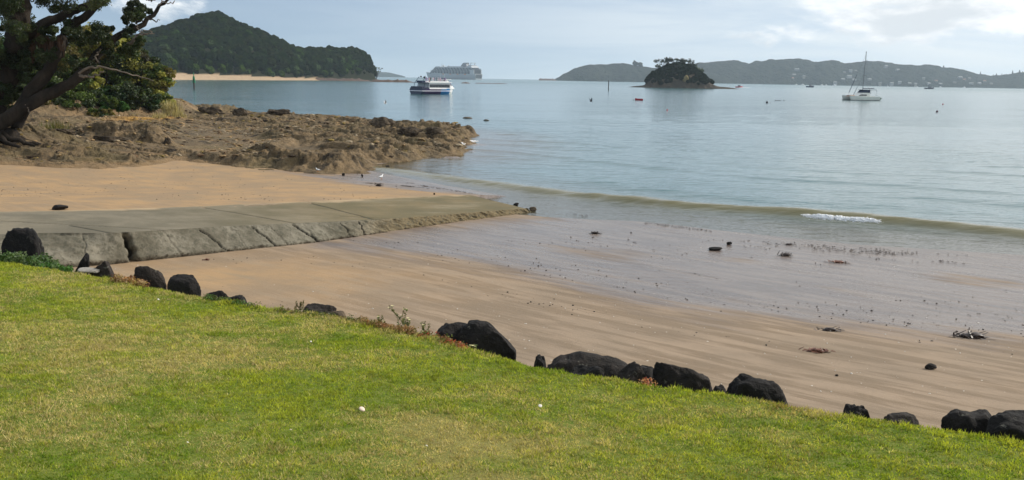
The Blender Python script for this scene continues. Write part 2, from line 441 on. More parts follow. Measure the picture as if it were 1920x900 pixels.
def reef_rubble():
    n = 15000; r = np.random.default_rng(77); v0, f0 = ICO[1]
    Y = 46+r.random(n)**1.2*100; X = (-.62+r.random(n)*.6)*Y
    z, m, d, pool = reef_h(X, Y); z = np.maximum(z, sand_h(X, Y))
    k = (m > .6)&(z > .12)&(pool < -.5)&(fbm(X*.35, Y*.35, 3, 68)+r.normal(0, .2, n) > -.08); X, Y, z = X[k], Y[k], z[k]; n = len(X)
    V = np.repeat(v0[None], n, 0)*r.uniform(.55, 1.3, (n, len(v0), 1)); s = (.05+.12*r.random(n)**2)*(1+(Y-46)/110)
    V = V*np.stack([s*r.uniform(.7, 1.9, n), s*r.uniform(.7, 1.5, n), s*r.uniform(.35, .7, n)], 1)[:, None]+np.stack([X, Y, z], 1)[:, None]
    pal = np.array([(.28, .19, .10), (.18, .125, .065), (.06, .042, .028), (.30, .24, .16), (.20, .145, .05), (.13, .085, .05)]); c = pal[r.integers(6, size=n)]*r.uniform(.7, 1.3, (n, 1))
    t = NT('rubble_rock'); t.base(t.attr('col').outputs['Color'], .9, .1)
    o = mesh_np('reef_rubble', V.reshape(-1, 3), (f0[None]+np.arange(n)[:, None, None]*len(v0)).reshape(-1, 3), t.m, smooth=False, attrs={'col': np.repeat(c, len(v0), 0)})
    tag(o, 'loose brown rubble and oyster crusted stones covering the reef', 'rubble', kind='stuff')
reef_rubble()
RG = None
def reef_pix(px, py):
    def fn(x, y):
        return np.maximum(reef_h(x, y)[0], sand_h(x, y))
    return ground_pix(px, py, fn)

# ---------------------------------------------------------------- lawn
def dryness(x, y):
    return fbm(x*.45+9, y*.75, 4, 103)
def make_lawn():
    ys = np.arange(-8, 22, .07); x, y, f = grid(np.linspace(-1, 1, 3), ys)
    xs = np.arange(-22, 14, .11); X, Y = np.meshgrid(xs, ys); n, m = X.shape
    x = X.ravel(); y = Y.ravel()
    i = np.arange(n-1)[:, None]*m+np.arange(m-1)[None, :]
    f = np.stack([i, i+1, i+m+1, i+m], -1).reshape(-1, 4)
    d = sdist(x, y, lawn_poly)
    d2 = d+.10*fbm(x*1.5, y*1.5, 3, 20)
    z = lawn_h(x, y, d)+.02*fbm(x*4, y*4, 3, 22)-np.clip(.12-d2, 0, 1)*.9
    keep = (d2 > -.35)[f].all(1); f = f[keep]
    used = np.unique(f); mp = -np.ones(len(x), int); mp[used] = np.arange(len(used)); f = mp[f]
    x, y, z = x[used], y[used], z[used]
    t = NT('lawn_soil'); P = t.pos('World')
    n1 = t.attr('dry').outputs['Fac']; n2 = t.noise(14, 5, .7, P); n3 = t.noise(70, 3, .7, P)
    g = t.mix(t.mr(n2, .35, .65), (.10, .15, .02), (.20, .22, .045))
    g = t.mix(t.mr(n1, .15, .6, 0, .6), g, (.28, .23, .085))
    g = t.mix(t.math('MULTIPLY', t.mr(n3, .6, .75), .5), g, (.06, .05, .02))
    t.base(g, .9, .1, t.bump(n3, .02, .8))
    o = mesh_np('lawn', np.c_[x, y, z], f, t.m, attrs={'dry': dryness(x, y)}); tag(o, kind='structure')
make_lawn()
def make_grass():
    N = 760000
    # visible wedge plus a margin; denser close to the camera
    Y = 4.2+rng.random(N)**.8*14.5; X = (rng.random(N)*1.5-.78)*Y
    d = sdist(X, Y, lawn_poly); k = (d > -.06); X, Y, d = X[k], Y[k], d[k]; n = len(X)
    clump = fbm(X*3.1, Y*3.1, 3, 201); dr = .6*dryness(X, Y)+.42*fbm(X*1.9, Y*3.2, 5, 207)
    z = lawn_h(X, Y, d)+.02*fbm(X*4, Y*4, 3, 22)-np.clip(.12-d, 0, 1)*.9-.003
    hgt = (.016+.016*rng.random(n))*(1+.4*clump)*(1+.7*fbm(X*7, Y*7, 2, 213))*np.where(d < .35, 1.5, 1.)*np.where(dr > .25, .75, 1)
    hgt += (rng.random(n) < .0015)*.03
    hgt = np.maximum(hgt, .013); w = .0035+.00035*Y
    az = rng.random(n)*6.283; ln = hgt*(.25+.9*rng.random(n)); la = rng.random(n)*6.283
    v = np.empty((n, 3, 3))
    v[:, 0] = np.c_[X-np.cos(az)*w, Y-np.sin(az)*w, z]; v[:, 1] = np.c_[X+np.cos(az)*w, Y+np.sin(az)*w, z]
    v[:, 2] = np.c_[X+np.cos(la)*ln, Y+np.sin(la)*ln, z+hgt]
    g1 = np.array([.145, .235, .02]); g2 = np.array([.42, .43, .06]); g3 = np.array([.55, .44, .23]); br = np.array([.25, .15, .07])
    a = np.clip(.5+.6*fbm(X*.8, Y*1.3, 4, 211)+.4*clump*1.5+.5*fbm(X*9, Y*9, 2, 209)+rng.normal(0, .2, n), 0, 1)[:, None]
    big = sst(-.3, .35, fbm(X*.22, Y*.3, 2, 222))[:, None]
    col = g1*(1-a)+g2*a
    col = col*(1-.25*big)+g2*.25*big
    dm = .95*(sst(.0, .36, dr+.10+.12*sst(2, -6, X)+rng.normal(0, .16, n)))[:, None]
    col = col*(1-dm)+g3*dm
    rb = (sst(.25, .5, fbm(X*.9+40, Y*.9, 3, 231)+rng.normal(0, .1, n))*sst(0, 5, X+2))[:, None]*.8
    col = col*(1-rb)+br*rb
    col *= (rng.uniform(.6, 1.35, n)*(1+.35*fbm(X*14, Y*14, 2, 240)))[:, None]
    f = np.arange(n*3).reshape(-1, 3)
    o = mesh_np('grass', v.reshape(-1, 3), f, mat_leaf('grass_blade', .5, .6, .15), smooth=False, attrs={'col': np.repeat(col, 3, 0)})
    tag(o, 'short green and straw coloured lawn grass on the bank above the beach', 'grass', kind='stuff')
make_grass()

# ---------------------------------------------------------------- sea
ridge = [at_z(*p, 0)[:2] for p in ((640, 305), (700, 313), (750, 322), (900, 345), (1050, 365), (1250, 387), (1500, 406), (1700, 421), (1920, 443), (2300, 478))]
ridge_amp = [0, .05, .16, .22, .25, .28, .36, .34, .30, .3]
def sea_wave(x, y):
    d, p, s = seg_dist(x, y, ridge); w = d*s      # which side is seaward is fixed below
    w = np.where(s > 0, -d, d)*-1.0
    w = -w
    return d, p, s
def make_sea():
    ys = np.concatenate([np.arange(26, 62, .1), np.arange(62, 140, .22), np.geomspace(140, 7700, 380)])
    x, y, f = grid(np.linspace(-.76, .76, 560), ys)
    d, p, s = seg_dist(x, y, ridge)
    sd = sdist(x, y, land)
    # seaward = farther from land
    test = seg_dist(np.array([20.]), np.array([60.]), ridge)[2][0]
    w = np.where(s == test, d, -d)                # >0 seaward
    wob = .35*fbm(x*.12, y*.12, 2, 301); w2 = w+wob
    amp = np.interp(p, range(len(ridge_amp)), ridge_amp)*(1+.25*fbm(x*.2, y*.2, 2, 305))
    prof = np.where(w2 < 0, np.exp(-(w2/.62)**2), np.exp(-(w2/1.5)**2))
    z = amp*prof
    z += .075*np.cos(2*math.pi*w2/6.5)*sst(2, 6, w)*sst(45, 12, w)*sst(-.35, .35, fbm(x*.05, y*.12, 2, 311))
    z += .10*np.exp(-((w2-17)/.9)**2)*sst(-.2, .3, fbm(x*.07+5, y*.03, 2, 313))
    z += .09*np.exp(-((w2-30)/1.2)**2)*sst(-.1, .3, fbm(x*.05+15, y*.03, 2, 314))
    near = sst(400, 60, y)
    z += (.05*fbm(x*.35+y*.1, y*.9, 4, 320)+.02*fbm(x*1.2, y*2.6, 2, 330)*sst(130, 60, y))*near*sst(.5, 5, -sd)*(.5+.9*vn(x*.05, y*.05, 333))
    t = NT('sea_water'); P = t.pos('World')
    far = t.n('ShaderNodeSeparateXYZ'); t.link(P, far.inputs[0])
    yy = far.outputs[1]
    shal = t.attr('shallow').outputs['Fac']
    patch = t.noise(.02, 4, .55, t.mapped(P, (.35, 1, 1)))
    deep = t.mix(t.mr(patch, .35, .65), (.022, .095, .105), (.04, .115, .12))
    col = t.mix(shal, deep, (.06, .055, .035))
    col = t.mix(t.attr('silt').outputs['Fac'], col, (.15, .135, .065))
    a = t.noise(.9, 4, .6, t.mapped(P, (.45, 1.3, 1), (0, 0, R_(12)))); b = t.noise(4.5, 3, .6, t.mapped(P, (.5, 1.2, 1), (0, 0, R_(-8)))); c = t.noise(.07, 4, .5, t.mapped(P, (.3, 1.2, 1)))
    calm = t.mr(t.noise(.035, 3, .5, t.mapped(P, (.3, 1., 1))), .35, .65, .35, 1.)
    n_ = t.n('ShaderNodeBump'); t.link(a, n_.inputs['Height']); n_.inputs['Distance'].default_value = .09; t.link(calm, n_.inputs['Strength'])
    nb = t.bump(b, .02, .8, n_.outputs[0])
    nb = t.bump(c, .5, .4, nb)
    t.base(col, t.mr(yy, 40, 1500, .07, .22, False), .5, nb)
    t.b.inputs['IOR'].default_value = 1.333
    shallow = np.clip(sst(12, 1, -sd), 0, 1)*(y < 150)
    o = mesh_np('sea', np.c_[x, y, z], f, t.m, attrs={'shallow': shallow, 'silt': np.clip(np.exp(-((w2+.1)/.75)**2)*1.1, 0, 1)}); tag(o, kind='structure')
    # foam where the crest breaks
    v0, f0 = ICO[1]; V = []; F = []; n0 = 0
    A = at_z(1503, 409, .2); B = at_z(1652, 420, .2)
    for i in range(4200):
        u = rng.random(); q = A+(B-A)*u
        nx = np.array([.35, -.93])
        gap = vn(np.array([u*17.]), np.array([2.]), 350)[0]
        if (gap < .38 and rng.random() < .8) or rng.random() > .25+math.sin(math.pi*u): continue
        off = rng.normal(0, .06)+.02 if rng.random() < .7 else rng.uniform(0, .18)*gap; zz = max(.12, .31+.08*gap-max(off, 0)*.7)+rng.normal(0, .02)
        c_ = np.array([q[0], q[1], 0])+np.array([nx[0]*off, nx[1]*off, zz])+np.array([rng.normal(0, .05), 0, 0])
        r = rng.uniform(.008, .026)*(.4+1.2*math.sin(math.pi*min(1, max(0, u)))**.5)
        V.append(v0*r*np.array([1.8, 1, .7])+c_); F.append(f0+n0); n0 += len(v0)
    fm = paint('foam_white', (.95, .95, .95), .9, .0)
    o = mesh_np('foam', np.concatenate(V), np.concatenate(F), fm); tag(o, 'white foam on the small breaking wave', 'foam', kind='stuff')
    V = []; F = []; n0 = 0
    for (x0, y0, x1, y1, n) in ((834, 262, 852, 268, 160), (852, 266, 868, 270, 90), (868, 263, 890, 265, 110), (836, 268, 846, 273, 90)):
        A = at_z(x0, y0, .15); B = at_z(x1, y1, .15)
        for i in range(n):
            q = A+(B-A)*rng.random(); r = rng.uniform(.03, .09)
            q = q+np.array([rng.normal(0, .1), rng.normal(0, .3), rng.normal(-.02, .03)])
            V.append(v0*r*np.array([2, 1.2, .6])+q); F.append(f0+n0); n0 += len(v0)
    o = mesh_np('reef_foam', np.concatenate(V), np.concatenate(F), fm); tag(o, 'white water washing over the tip of the reef', 'foam', kind='stuff')
make_sea()

# ---------------------------------------------------------------- slipway
def make_slip():
    K = 620; J = 14
    def samp(pl):
        pl = np.array(pl); t = np.linspace(0, 8, K); return np.c_[[np.interp(t, range(9), pl[:, i]) for i in range(3)]].T
    N_, F_, B_ = samp(slip_near), samp(slip_far), samp(slip_bot)
    conc = NT('slip_concrete'); P = conc.pos('World')
    n1 = conc.noise(.5, 6, .6, P); n2 = conc.noise(4, 6, .7, P); n3 = conc.noise(40, 3, .7, P)
    ax = conc.attr('along').outputs['Fac']
    c1 = conc.mix(conc.mr(n1, .35, .65), (.20, .172, .122), (.13, .115, .082))
    c2 = conc.mix(conc.mr(n1, .35, .65), (.175, .135, .07), (.125, .105, .055))
    col = conc.mix(conc.mr(conc.math('ADD', ax, conc.math('MULTIPLY', n1, .5)), .6, 1.05), c1, c2)
    col = conc.mix(conc.math('MULTIPLY', conc.mr(n2, .5, .7), .35), col, (.13, .125, .09))
    sand_d = conc.mr(conc.math('ADD', conc.attr('cross').outputs['Fac'], conc.math('MULTIPLY', n1, .6)), 1.2, 1.35)
    col = conc.mix(sand_d, col, (.38, .28, .17))
    col = conc.mix(conc.math('MULTIPLY', conc.mr(conc.noise(.35, 6, .7, conc.mapped(P, (.4, 1.5, 1), (0, 0, R_(-41)))), .5, .68), .5), col, (.30, .25, .17))
    col = conc.mix(conc.math('MULTIPLY', conc.mr(n3, .62, .72), .35), col, (.07, .065, .05))
    col = conc.mix(conc.mr(conc.attr('joint').outputs['Fac'], .3, .8), col, (.03, .028, .022))
    conc.base(col, .85, .2, conc.bump(n3, .012, .6, conc.bump(n2, .03, .5)))
    root = empty('concrete_slipway', tuple(at_z(560, 400, .8)-np.array([0, 0, .5]))); L = np.array(root.location)
    tag(root, 'weathered grey concrete boat slipway running down across the beach into the water', 'slipway')
    jo = [at_z(0, 414, 1.4)[:2], at_z(300, 431, 1.2)[:2]], [at_z(372, 387, 1.07)[:2], at_z(560, 417.5, .9)[:2]], [at_z(130, 423, 1.32)[:2], at_z(214, 438, 1.3)[:2]], [at_z(640, 402, .8)[:2], at_z(760, 409, .6)[:2]], [at_z(580, 380, .8)[:2], at_z(700, 411, .65)[:2]]
    # top slab, with joints cut in as grooves
    v = []; al = []; cr = []
    JJ = 70
    for j in range(JJ+1):
        u = j/JJ; v.append(N_*(1-u)+F_*u); al.append(np.linspace(0, 1, K)); cr.append(np.full(K, u))
    v = np.concatenate(v); al = np.concatenate(al); cr = np.concatenate(cr)
    v[:, 2] += .012*fbm(v[:, 0]*.9, v[:, 1]*.9, 3, 400)
    jt = np.zeros(len(v))
    for a_ in jo:
        d, _, _ = seg_dist(v[:, 0]+.05*fbm(v[:, 0]*1.5, v[:, 1]*1.5, 3, 402), v[:, 1], a_); v[:, 2] -= .03*np.exp(-(d/.05)**2); jt = np.maximum(jt, np.exp(-(d/.055)**2))
    i = np.arange(JJ)[:, None]*K+np.arange(K-1)[None, :]
    f = np.stack([i, i+1, i+K+1, i+K], -1).reshape(-1, 4)
    mesh_np('slab_top', v-L, f, conc.m, root, attrs={'along': al, 'cross': cr, 'joint': jt})
    # sloping side face, cracked into panels, rougher and shell covered towards the sea
    sm = NT('slip_side'); P = sm.pos('World')
    n1 = sm.noise(1.2, 6, .65, P); n2 = sm.noise(7, 6, .7, P); n3 = sm.noise(50, 3, .7, P); hg = sm.attr('cross').outputs['Fac']
    col = sm.mix(sm.mr(n1, .3, .7), (.27, .245, .19), (.12, .108, .078))
    ax = sm.attr('along').outputs['Fac']
    col = sm.mix(sm.mr(ax, .66, .8), col, (.21, .165, .095))
    col = sm.mix(sm.math('MULTIPLY', sm.mr(n2, .48, .62), .75), col, (.10, .095, .07))
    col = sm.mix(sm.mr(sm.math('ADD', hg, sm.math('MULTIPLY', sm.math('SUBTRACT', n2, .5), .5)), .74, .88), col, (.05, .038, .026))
    col = sm.mix(sm.math('MULTIPLY', sm.mr(n3, .66, .73), .6), col, (.62, .58, .48))
    col = sm.mix(sm.math('MULTIPLY', sm.mr(sm.attr('crack').outputs['Fac'], .35, .9), .85), col, (.04, .035, .028))
    sm.base(col, .9, .15, sm.bump(n3, .03, .9, sm.bump(n2, .08, .8)))
    K2 = 900
    def samp2(pl):
        pl = np.array(pl); t = np.linspace(0, 8, K2); return np.c_[[np.interp(t, range(9), pl[:, i]) for i in range(3)]].T
    N2, B2 = samp2(slip_near), samp2(slip_bot); JS = 26; v = []; al = []; cr = []
    B2 = B2.copy(); B2[:, 2] -= .12
    for j in range(JS+1):
        u = j/JS; v.append(N2*(1-u)+B2*u+np.array([0, 0, .03])*math.sin(math.pi*u)); al.append(np.linspace(0, 1, K2)); cr.append(np.full(K2, u))
    v = np.concatenate(v); al = np.concatenate(al); cr = np.concatenate(cr)
    nrm = np.array([.5, -.7, .5]); br = sst(.62, .72, al); le = sst(.36, .33, al)
    disp = .03*ridged(v[:, 0]*2.5+3, v[:, 1]*2.5+v[:, 2]*3, 4, 415)+.02*fbm(v[:, 0]*2, v[:, 1]*2+v[:, 2]*3, 4, 410)+br*.10*ridged(v[:, 0]*2.2, v[:, 1]*2.2+v[:, 2]*4, 3, 420)*(cr > .05)+le*.16*fbm(v[:, 0]*1.2, v[:, 1]*1.2+v[:, 2]*3, 4, 430)*(cr > .03)
    # cracks between the panels
    crk = np.zeros(len(v))
    for c0, dr_, wd, dp in ((.385, .015, .0035, .35), (.425, .03, .0012, .03), (.462, .055, .0015, .06), (.50, .04, .001, .02), (.528, .06, .0016, .07), (.553, .05, .001, .03), (.59, .062, .0018, .08), (.607, .03, .001, .03), (.668, .03, .0014, .05), (.70, .02, .0016, .06), (.32, .01, .0012, .03)):
        q = (al-c0-dr_*cr*.8+.004*fbm(cr*6+c0*90, cr*0, 3, 440))/(wd*.8); crk = np.maximum(crk, np.exp(-q*q)*(.3+sst(0, .1, cr))*min(1, dp/.06)*(.5+.7*vn(cr*7+c0*30, cr*0, 441))); disp -= 1.2*dp*np.exp(-q*q)*(.15+sst(0, .15, cr))
    disp += -.10*sst(.78, .86, cr)*(1-br)      # undercut foot
    v = v+nrm*disp[:, None]
    i = np.arange(JS)[:, None]*K2+np.arange(K2-1)[None, :]
    f = np.stack([i, i+K2, i+K2+1, i+1], -1).reshape(-1, 4)
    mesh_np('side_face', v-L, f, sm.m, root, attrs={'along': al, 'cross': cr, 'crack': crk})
    # seaward end
    e = [N_[-1], F_[-1]]
    a_ = np.array(N_[-1]); b_ = np.array(F_[-1]); bt = np.array(B_[-1]); m = MB()
    pts = [a_+(b_-a_)*u for u in np.linspace(0, 1, 12)]
    vv = [p-L for p in pts]+[p+np.array([.25, .3, -.35])-L for p in pts]
    m.add(vv, [(k, k+12, k+13, k+1) for k in range(11)]); m.build('end_face', sm.m, root)
make_slip()

# ---------------------------------------------------------------- rocks
basalt = NT('basalt'); P = basalt.pos('Object')
n1 = basalt.noise(3, 6, .65); n2 = basalt.noise(22, 5, .7)
col = basalt.mix(basalt.mr(n1, .35, .7), (.006, .0055, .0055), (.018, .015, .014))
col = basalt.mix(basalt.math('MULTIPLY', basalt.mr(n2, .6, .75), .5), col, (.05, .044, .037))
oi = basalt.n('ShaderNodeObjectInfo'); col = basalt.mix(basalt.math('MULTIPLY', basalt.mr(oi.outputs['Random'], .5, 1.), .6), col, basalt.mix(basalt.mr(n1, .35, .6), (.014, .011, .009), (.045, .034, .027)))
col = basalt.mix(basalt.math('MULTIPLY', basalt.mr(basalt.noise(7, 5, .75), .62, .68), .7), col, (.17, .16, .13))
basalt.base(col, .8, .25, basalt.bump(n2, .03, 1., basalt.bump(n1, .09, 1.))); basalt = basalt.m
brn = NT('brown_rock'); n1 = brn.noise(2, 6, .65); n2 = brn.noise(12, 5, .7)
brn.base(brn.mix(brn.mr(n1, .35, .65), (.035, .027, .02), (.12, .09, .06)), .85, .2, brn.bump(n2, .04, .9)); brn = brn.m
lite = paint('pale_stone', (.36, .33, .29), .85, .2, 5, .2, .01)

def rock_verts(w, d, h, seed, facet=.6, sub=5, amp=.16):
    v, f = ICO[sub]; r = np.random.default_rng(seed); v = v.copy(); sh = r.random(3)*40
    v = np.sign(v)*np.abs(v)**(.62 if sub == 5 else .85); v /= np.linalg.norm(v, axis=1).max()*.8
    # cut by random planes for basalt facets
    for k in range(int(16*facet)):
        n = r.normal(size=3); n /= np.linalg.norm(n); c = r.uniform(.68, 1.0)
        dd = v@n; k_ = dd > c; v[k_] -= np.outer((dd[k_]-c)*.88, n)
    rr = 1+amp*noise3(v*1.4+sh, seed)+amp*.5*noise3(v*3.6+sh, seed+3)+amp*.3*noise3(v*9+sh, seed+6)+amp*.12*noise3(v*24+sh, seed+8)
    v = v*rr[:, None]
    v /= np.abs(v).max(0)
    return v*np.array([w/2, d/2, h/2]), f
def edge_y(px):
    e = np.array(edge_px); return float(np.interp(px, e[:, 0], e[:, 1]))
BG = 'boulders along the seaward edge of the lawn'
def boulder(x0, y0, x1, y1, off, label, seed, mt=None, deep=None, tilt=0., facet=.6, grp=BG, name='boulder'):
    cx = (x0+x1)/2; p = at_z(cx, edge_y(cx), 2.6); Y = p[1]+off
    a = at_Y(x0, y0, Y); b = at_Y(x1, y0, Y); w = abs(b[0]-a[0])*1.07; topz = at_Y(cx, y0, Y)[2]
    g = s_at(cx and at_Y(cx, y1, Y)[0], Y); g = max(g, .4)
    d = max(w*.62, .25); zb = min(g-.05, topz-.25) if deep is None else topz-deep
    h = topz-zb
    v, f = rock_verts(w, d, h, seed, facet)
    X = at_Y(cx, (y0+y1)/2, Y)[0]
    v = v@np.array(Matrix.Rotation(tilt, 3, 'Y')).T
    v[:, 2] += (topz-zb)-v[:, 2].max()
    o = mesh_np(name, v, f, mt or basalt, loc=(X, Y, zb))
    tag(o, label, 'rock', grp); return o
boulder(4, 427, 77, 500, 1.3, 'large dark boulder behind the green ground cover, at the head of the slipway', 11)
boulder(131, 474, 162, 512, 1.0, 'small upright dark rock right of the green ground cover', 12, tilt=.3)
boulder(146, 502, 186, 514, .55, 'flat pale grey stone lying just in front of the small upright dark rock', 13, lite, .1, grp=None, name='flat_stone')
boulder(165, 488, 216, 516, .8, 'low dark rock beside the flat pale stone at the foot of the slipway crack', 14)
boulder(252, 497, 314, 535, .7, 'dark boulder with a paler flat top beside the dry brown weeds', 15, tilt=-.1, facet=1.)
boulder(309, 516, 377, 552, .7, 'pointed dark boulder right beside the boulder with the paler top', 16, facet=1.)
boulder(383, 545, 432, 566, .5, 'low jagged dark rock with small leaves over it, right of the pointed boulder', 17)
boulder(420, 553, 464, 572, .4, 'very low dark rock trailing off from the jagged rock into the grass', 27)
boulder(567, 570, 636, 598, .6, 'low dark rock next to the thin lone weed stem', 18)
boulder(600, 582, 652, 600, .45, 'low reddish brown stone leaning on the dark rock by the lone weed', 28, brn)
boulder(813, 605, 915, 668, .62, 'left lower lobe of dark rock with red weeds in front of the biggest boulder', 19)
boulder(850, 603, 965, 670, .75, 'biggest black boulder with small yellow flowers in front of it', 20, facet=1.)
boulder(997, 666, 1026, 684, .5, 'fist shaped small dark rock at the left end of the long low boulder', 21)
boulder(1018, 662, 1205, 745, 1.3, 'long low brown black boulder, flattest and widest of the row', 22, facet=.25)
boulder(1060, 684, 1140, 715, .45, 'small black rock tucked in front of the long low boulder', 23)
boulder(1150, 680, 1222, 728, .5, 'rounded black rock between the long low boulder and the next big block', 24)
boulder(1165, 684, 1250, 725, 1.2, 'speckled dark slab behind the red weed tuft', 32, facet=.5)
boulder(1222, 680, 1344, 736, .6, 'big lumpy black boulder right of the red weed tuft', 25, facet=.8)
boulder(1334, 723, 1362, 742, .45, 'little rounded dark rock in the gap right of the lumpy boulder', 26)
boulder(1364, 707, 1477, 766, .7, 'big domed black boulder standing alone with sand on its right', 29, facet=.5)
boulder(1580, 759, 1637, 785, .55, 'small wedge shaped dark rock between domed boulder and flat rock', 30)
boulder(1648, 775, 1734, 796, .5, 'thin flat dark rock barely showing above the grass', 31, facet=.3)
boulder(1766, 772, 1890, 815, .75, 'wide dark grey boulder with rough top near the right end of the row', 33)
boulder(1843, 775, 1985, 835, .45, 'darkest boulder at the right end of the row, overlapping the wide grey one', 34)

SG = 'loose dark rocks lying on the wet sand'
def stone(px, py, w, h, label, seed, mt=None, reef=False, grp=SG, name='beach_rock', fl=.7):
    g = (reef_pix if reef else ground_pix)(px, py); sc = np.linalg.norm(g-np.array([0, 0, H]))/FOC
    W = w*sc; Hh = h*sc
    big = reef and w > 12; v, f = rock_verts(W, W*fl, Hh*1.35, seed, .5, 5 if big else 3, .42 if big else .16)
    if big:
        q_ = v*2.2+seed; v = v*(1+.22*noise3(q_*1., seed)+.16*noise3(q_*2.7, seed+4))[:, None]
    v[:, 2] += Hh*(.1 if reef else .5)
    o = mesh_np(name, v, f, mt or basalt, smooth=not reef, loc=tuple(g)); tag(o, label, 'rock', grp); return o
stone(112, 393, 28, 7, 'flat dark rock on the sand at the far edge of the slipway', 40)
stone(644, 330, 6, 5, 'dark stone on wet sand right of the standing gull by the reef', 41)
stone(679, 332, 4, 5, 'small round dark stone midway between the two gulls on the wet sand', 42)
stone(688, 315, 9, 2.5, 'flat dark stone in the shallow water close to the reef edge', 43)
stone(727, 314, 8, 3.5, 'dark stone beside the pale foam patch in the shallows', 44)
stone(741, 322, 6, 3, 'dark stone at the left end of the small breaking wave', 45)
stone(648, 318, 5, 2.5, 'small dark stone nearest the reef edge on the wet sand', 46)
stone(631, 318, 6, 3, 'dark stone touching the ragged edge of the reef', 47)
stone(630, 323, 5, 2, 'thin dark stone between gull and reef edge', 48)
stone(667, 313, 6, 2.5, 'low dark stone lying in film of water under the reef', 49)
stone(814, 365, 4, 3, 'single dark stone at the edge of the wet sand above the slipway', 50)
stone(1341, 469, 26, 6, 'largest dark rock out on the wet sand in mid beach', 51)
stone(1367, 459, 11, 5, 'small dark rock just beyond the largest mid beach rock', 52)
stone(1744, 693, 20, 9, 'lone dark stone on the dry rippled sand at the right', 53)
stone(1000, 396, 16, 7, 'brown stone at the seaward tip of the slipway', 54, brn)
stone(968, 388, 12, 7, 'dark rock lying on the slipway near its tip', 55)
stone(933, 303, 9, 3, 'dark rock awash off the end of the reef', 56, grp=None)
stone(1569, 705, 6, 3, 'small dark pebble right of centre on the dry sand', 57)
stone(1183, 437, 3, 2, 'tiny dark pebble right of the leftmost seaweed clump', 58)
stone(717, 236, 48, 21, 'big craggy dark rock standing on the far rim of the reef', 60, brn, True, None, 'craggy_rock', .5)
stone(768, 250, 50, 14, 'dark overhanging block on the reef, nearer than the craggy rim rock', 61, brn, True, None, 'reef_block', .4)
stone(815, 252, 44, 15, 'broad dark block in the middle of the reef tip', 64, brn, True, None, 'reef_block', .4)
stone(400, 214, 56, 16, 'long dark ledge of rock below the dry grass tuft', 62, brn, True, None, 'rock_ledge', .3)
stone(448, 217, 30, 17, 'squared brown rock at the right end of the long ledge', 65, brn, True, None, 'rock_ledge', .5)
stone(521, 215, 46, 10, 'rounded brown outcrop on the far edge of the reef', 63, brn, True, None, 'rock_outcrop', .4)
stone(315, 268, 18, 14, 'dark lump of rock alone on the sandy part of the reef', 66, brn, True, None, 'reef_rock', .6)
stone(208, 264, 70, 11, 'long low dark rock shelf on the sandy flat near the tree', 67, brn, True, None, 'rock_shelf', .3)
stone(118, 248, 36, 9, 'dark slanting rock slab near the foot of the tree', 68, brn, True, None, 'rock_slab', .4)
for i, (x, y, w, h) in enumerate(((876, 222, 14, 3), (905, 224, 9, 2), (850, 232, 10, 3), (1075, 228, 30, 1.5))):
    pass
# rocks awash beyond the reef
AW = ['dark flat rock awash just off the far side of the reef tip', 'small rock awash, outermost off the reef tip', 'rock awash closest to the reef rim']
for i, (x, y, w, h) in enumerate(((876, 222, 20, 4), (912, 226, 12, 3), (838, 231, 12, 4))):
    q = at_z(x, y, 0); sc = q[1]/FOC; v, f = rock_verts(w*sc, w*sc*.8, h*sc*1.6, 80+i, .6, 3)
    tag(mesh_np('awash_rock', v, f, brn, loc=tuple(q)), AW[i], 'rock', 'rocks awash off the reef')

# pebbles and shells
def scatter(name, n, px0, px1, py0, py1, r0, r1, mt, label, cat, dens=None):
    v0, f0 = ICO[1]; V = []; F = []; k = 0; tries = 0
    P = np.array([at_z(a, b, .35) for a, b in zip(rng.uniform(px0, px1, n), rng.uniform(py0, py1, n))])
    if dens is not None: P = P[dens(P[:, 0], P[:, 1])]
    z = sand_h(P[:, 0], P[:, 1]); dl = sdist(P[:, 0], P[:, 1], lawn_poly); sl = inside(P[:, 0], P[:, 1], slip_poly); sd = sdist(P[:, 0], P[:, 1], land)
    for p, zz, a, b, c in zip(P, z, dl, sl, sd):
        if a > -2 or b or c < .3: continue
        r = r0+(r1-r0)*rng.random()**3
        V.append(v0*r*rng.uniform(.6, 1.4, 3)*np.array([1, 1, .6])+np.array([p[0], p[1], zz+r*.2])); F.append(f0+k); k += len(v0)
    o = mesh_np(name, np.concatenate(V), np.concatenate(F), mt, smooth=False); tag(o, label, cat, kind='stuff')
dk = paint('pebble_dark', (.035, .028, .024), .7, .2)
scatter('pebbles', 4800, 380, 1920, 430, 670, .005, .03, dk, 'small dark pebbles and weed bits strewn over the wet sand', 'pebbles', lambda x, y: (fbm(x*.25+y*.15, y*.7+x*.35, 3, 500)+rng.normal(0, .1, len(x)) > .08)&(rng.random(len(x)) < 1.3*np.exp(-((x-2)/11)**2)+.2))
scatter('beach_debris', 900, 0, 800, 300, 400, .008, .03, dk, 'sparse dark bits on the far orange sand', 'debris')
sh = paint('shell_white', (.75, .70, .62), .5, .1)
scatter('shell_fragments', 900, 200, 1900, 440, 760, .006, .022, sh, 'pale broken shell bits on the dry sand', 'shells')
def lawn_bit(name, px, py, w, mt, label, cat, seed, fl=.5):
    g = ground_pix(px, py, lambda x, y: lawn_h(x, y, sdist(x, y, lawn_poly))+.03); sc = np.linalg.norm(g-np.array([0, 0, H]))/FOC
    v, f = ICO[3]; v = v.copy(); z = v[:, 2]; v = v*np.array([w*sc/2, w*sc/2*1.1, w*sc/2*fl])
    v[:, 0] *= 1+.3*(v[:, 1]/(w*sc)); v[:, 2] += .004*np.sin(np.arctan2(v[:, 1], v[:, 0])*14)*w*sc*3
    o = mesh_np(name, v, f, mt, loc=tuple(g)); tag(o, label, cat); o.rotation_euler = (.5, 0, seed); return o
pk = paint('shell_pink', (.80, .62, .50), .4, .1)
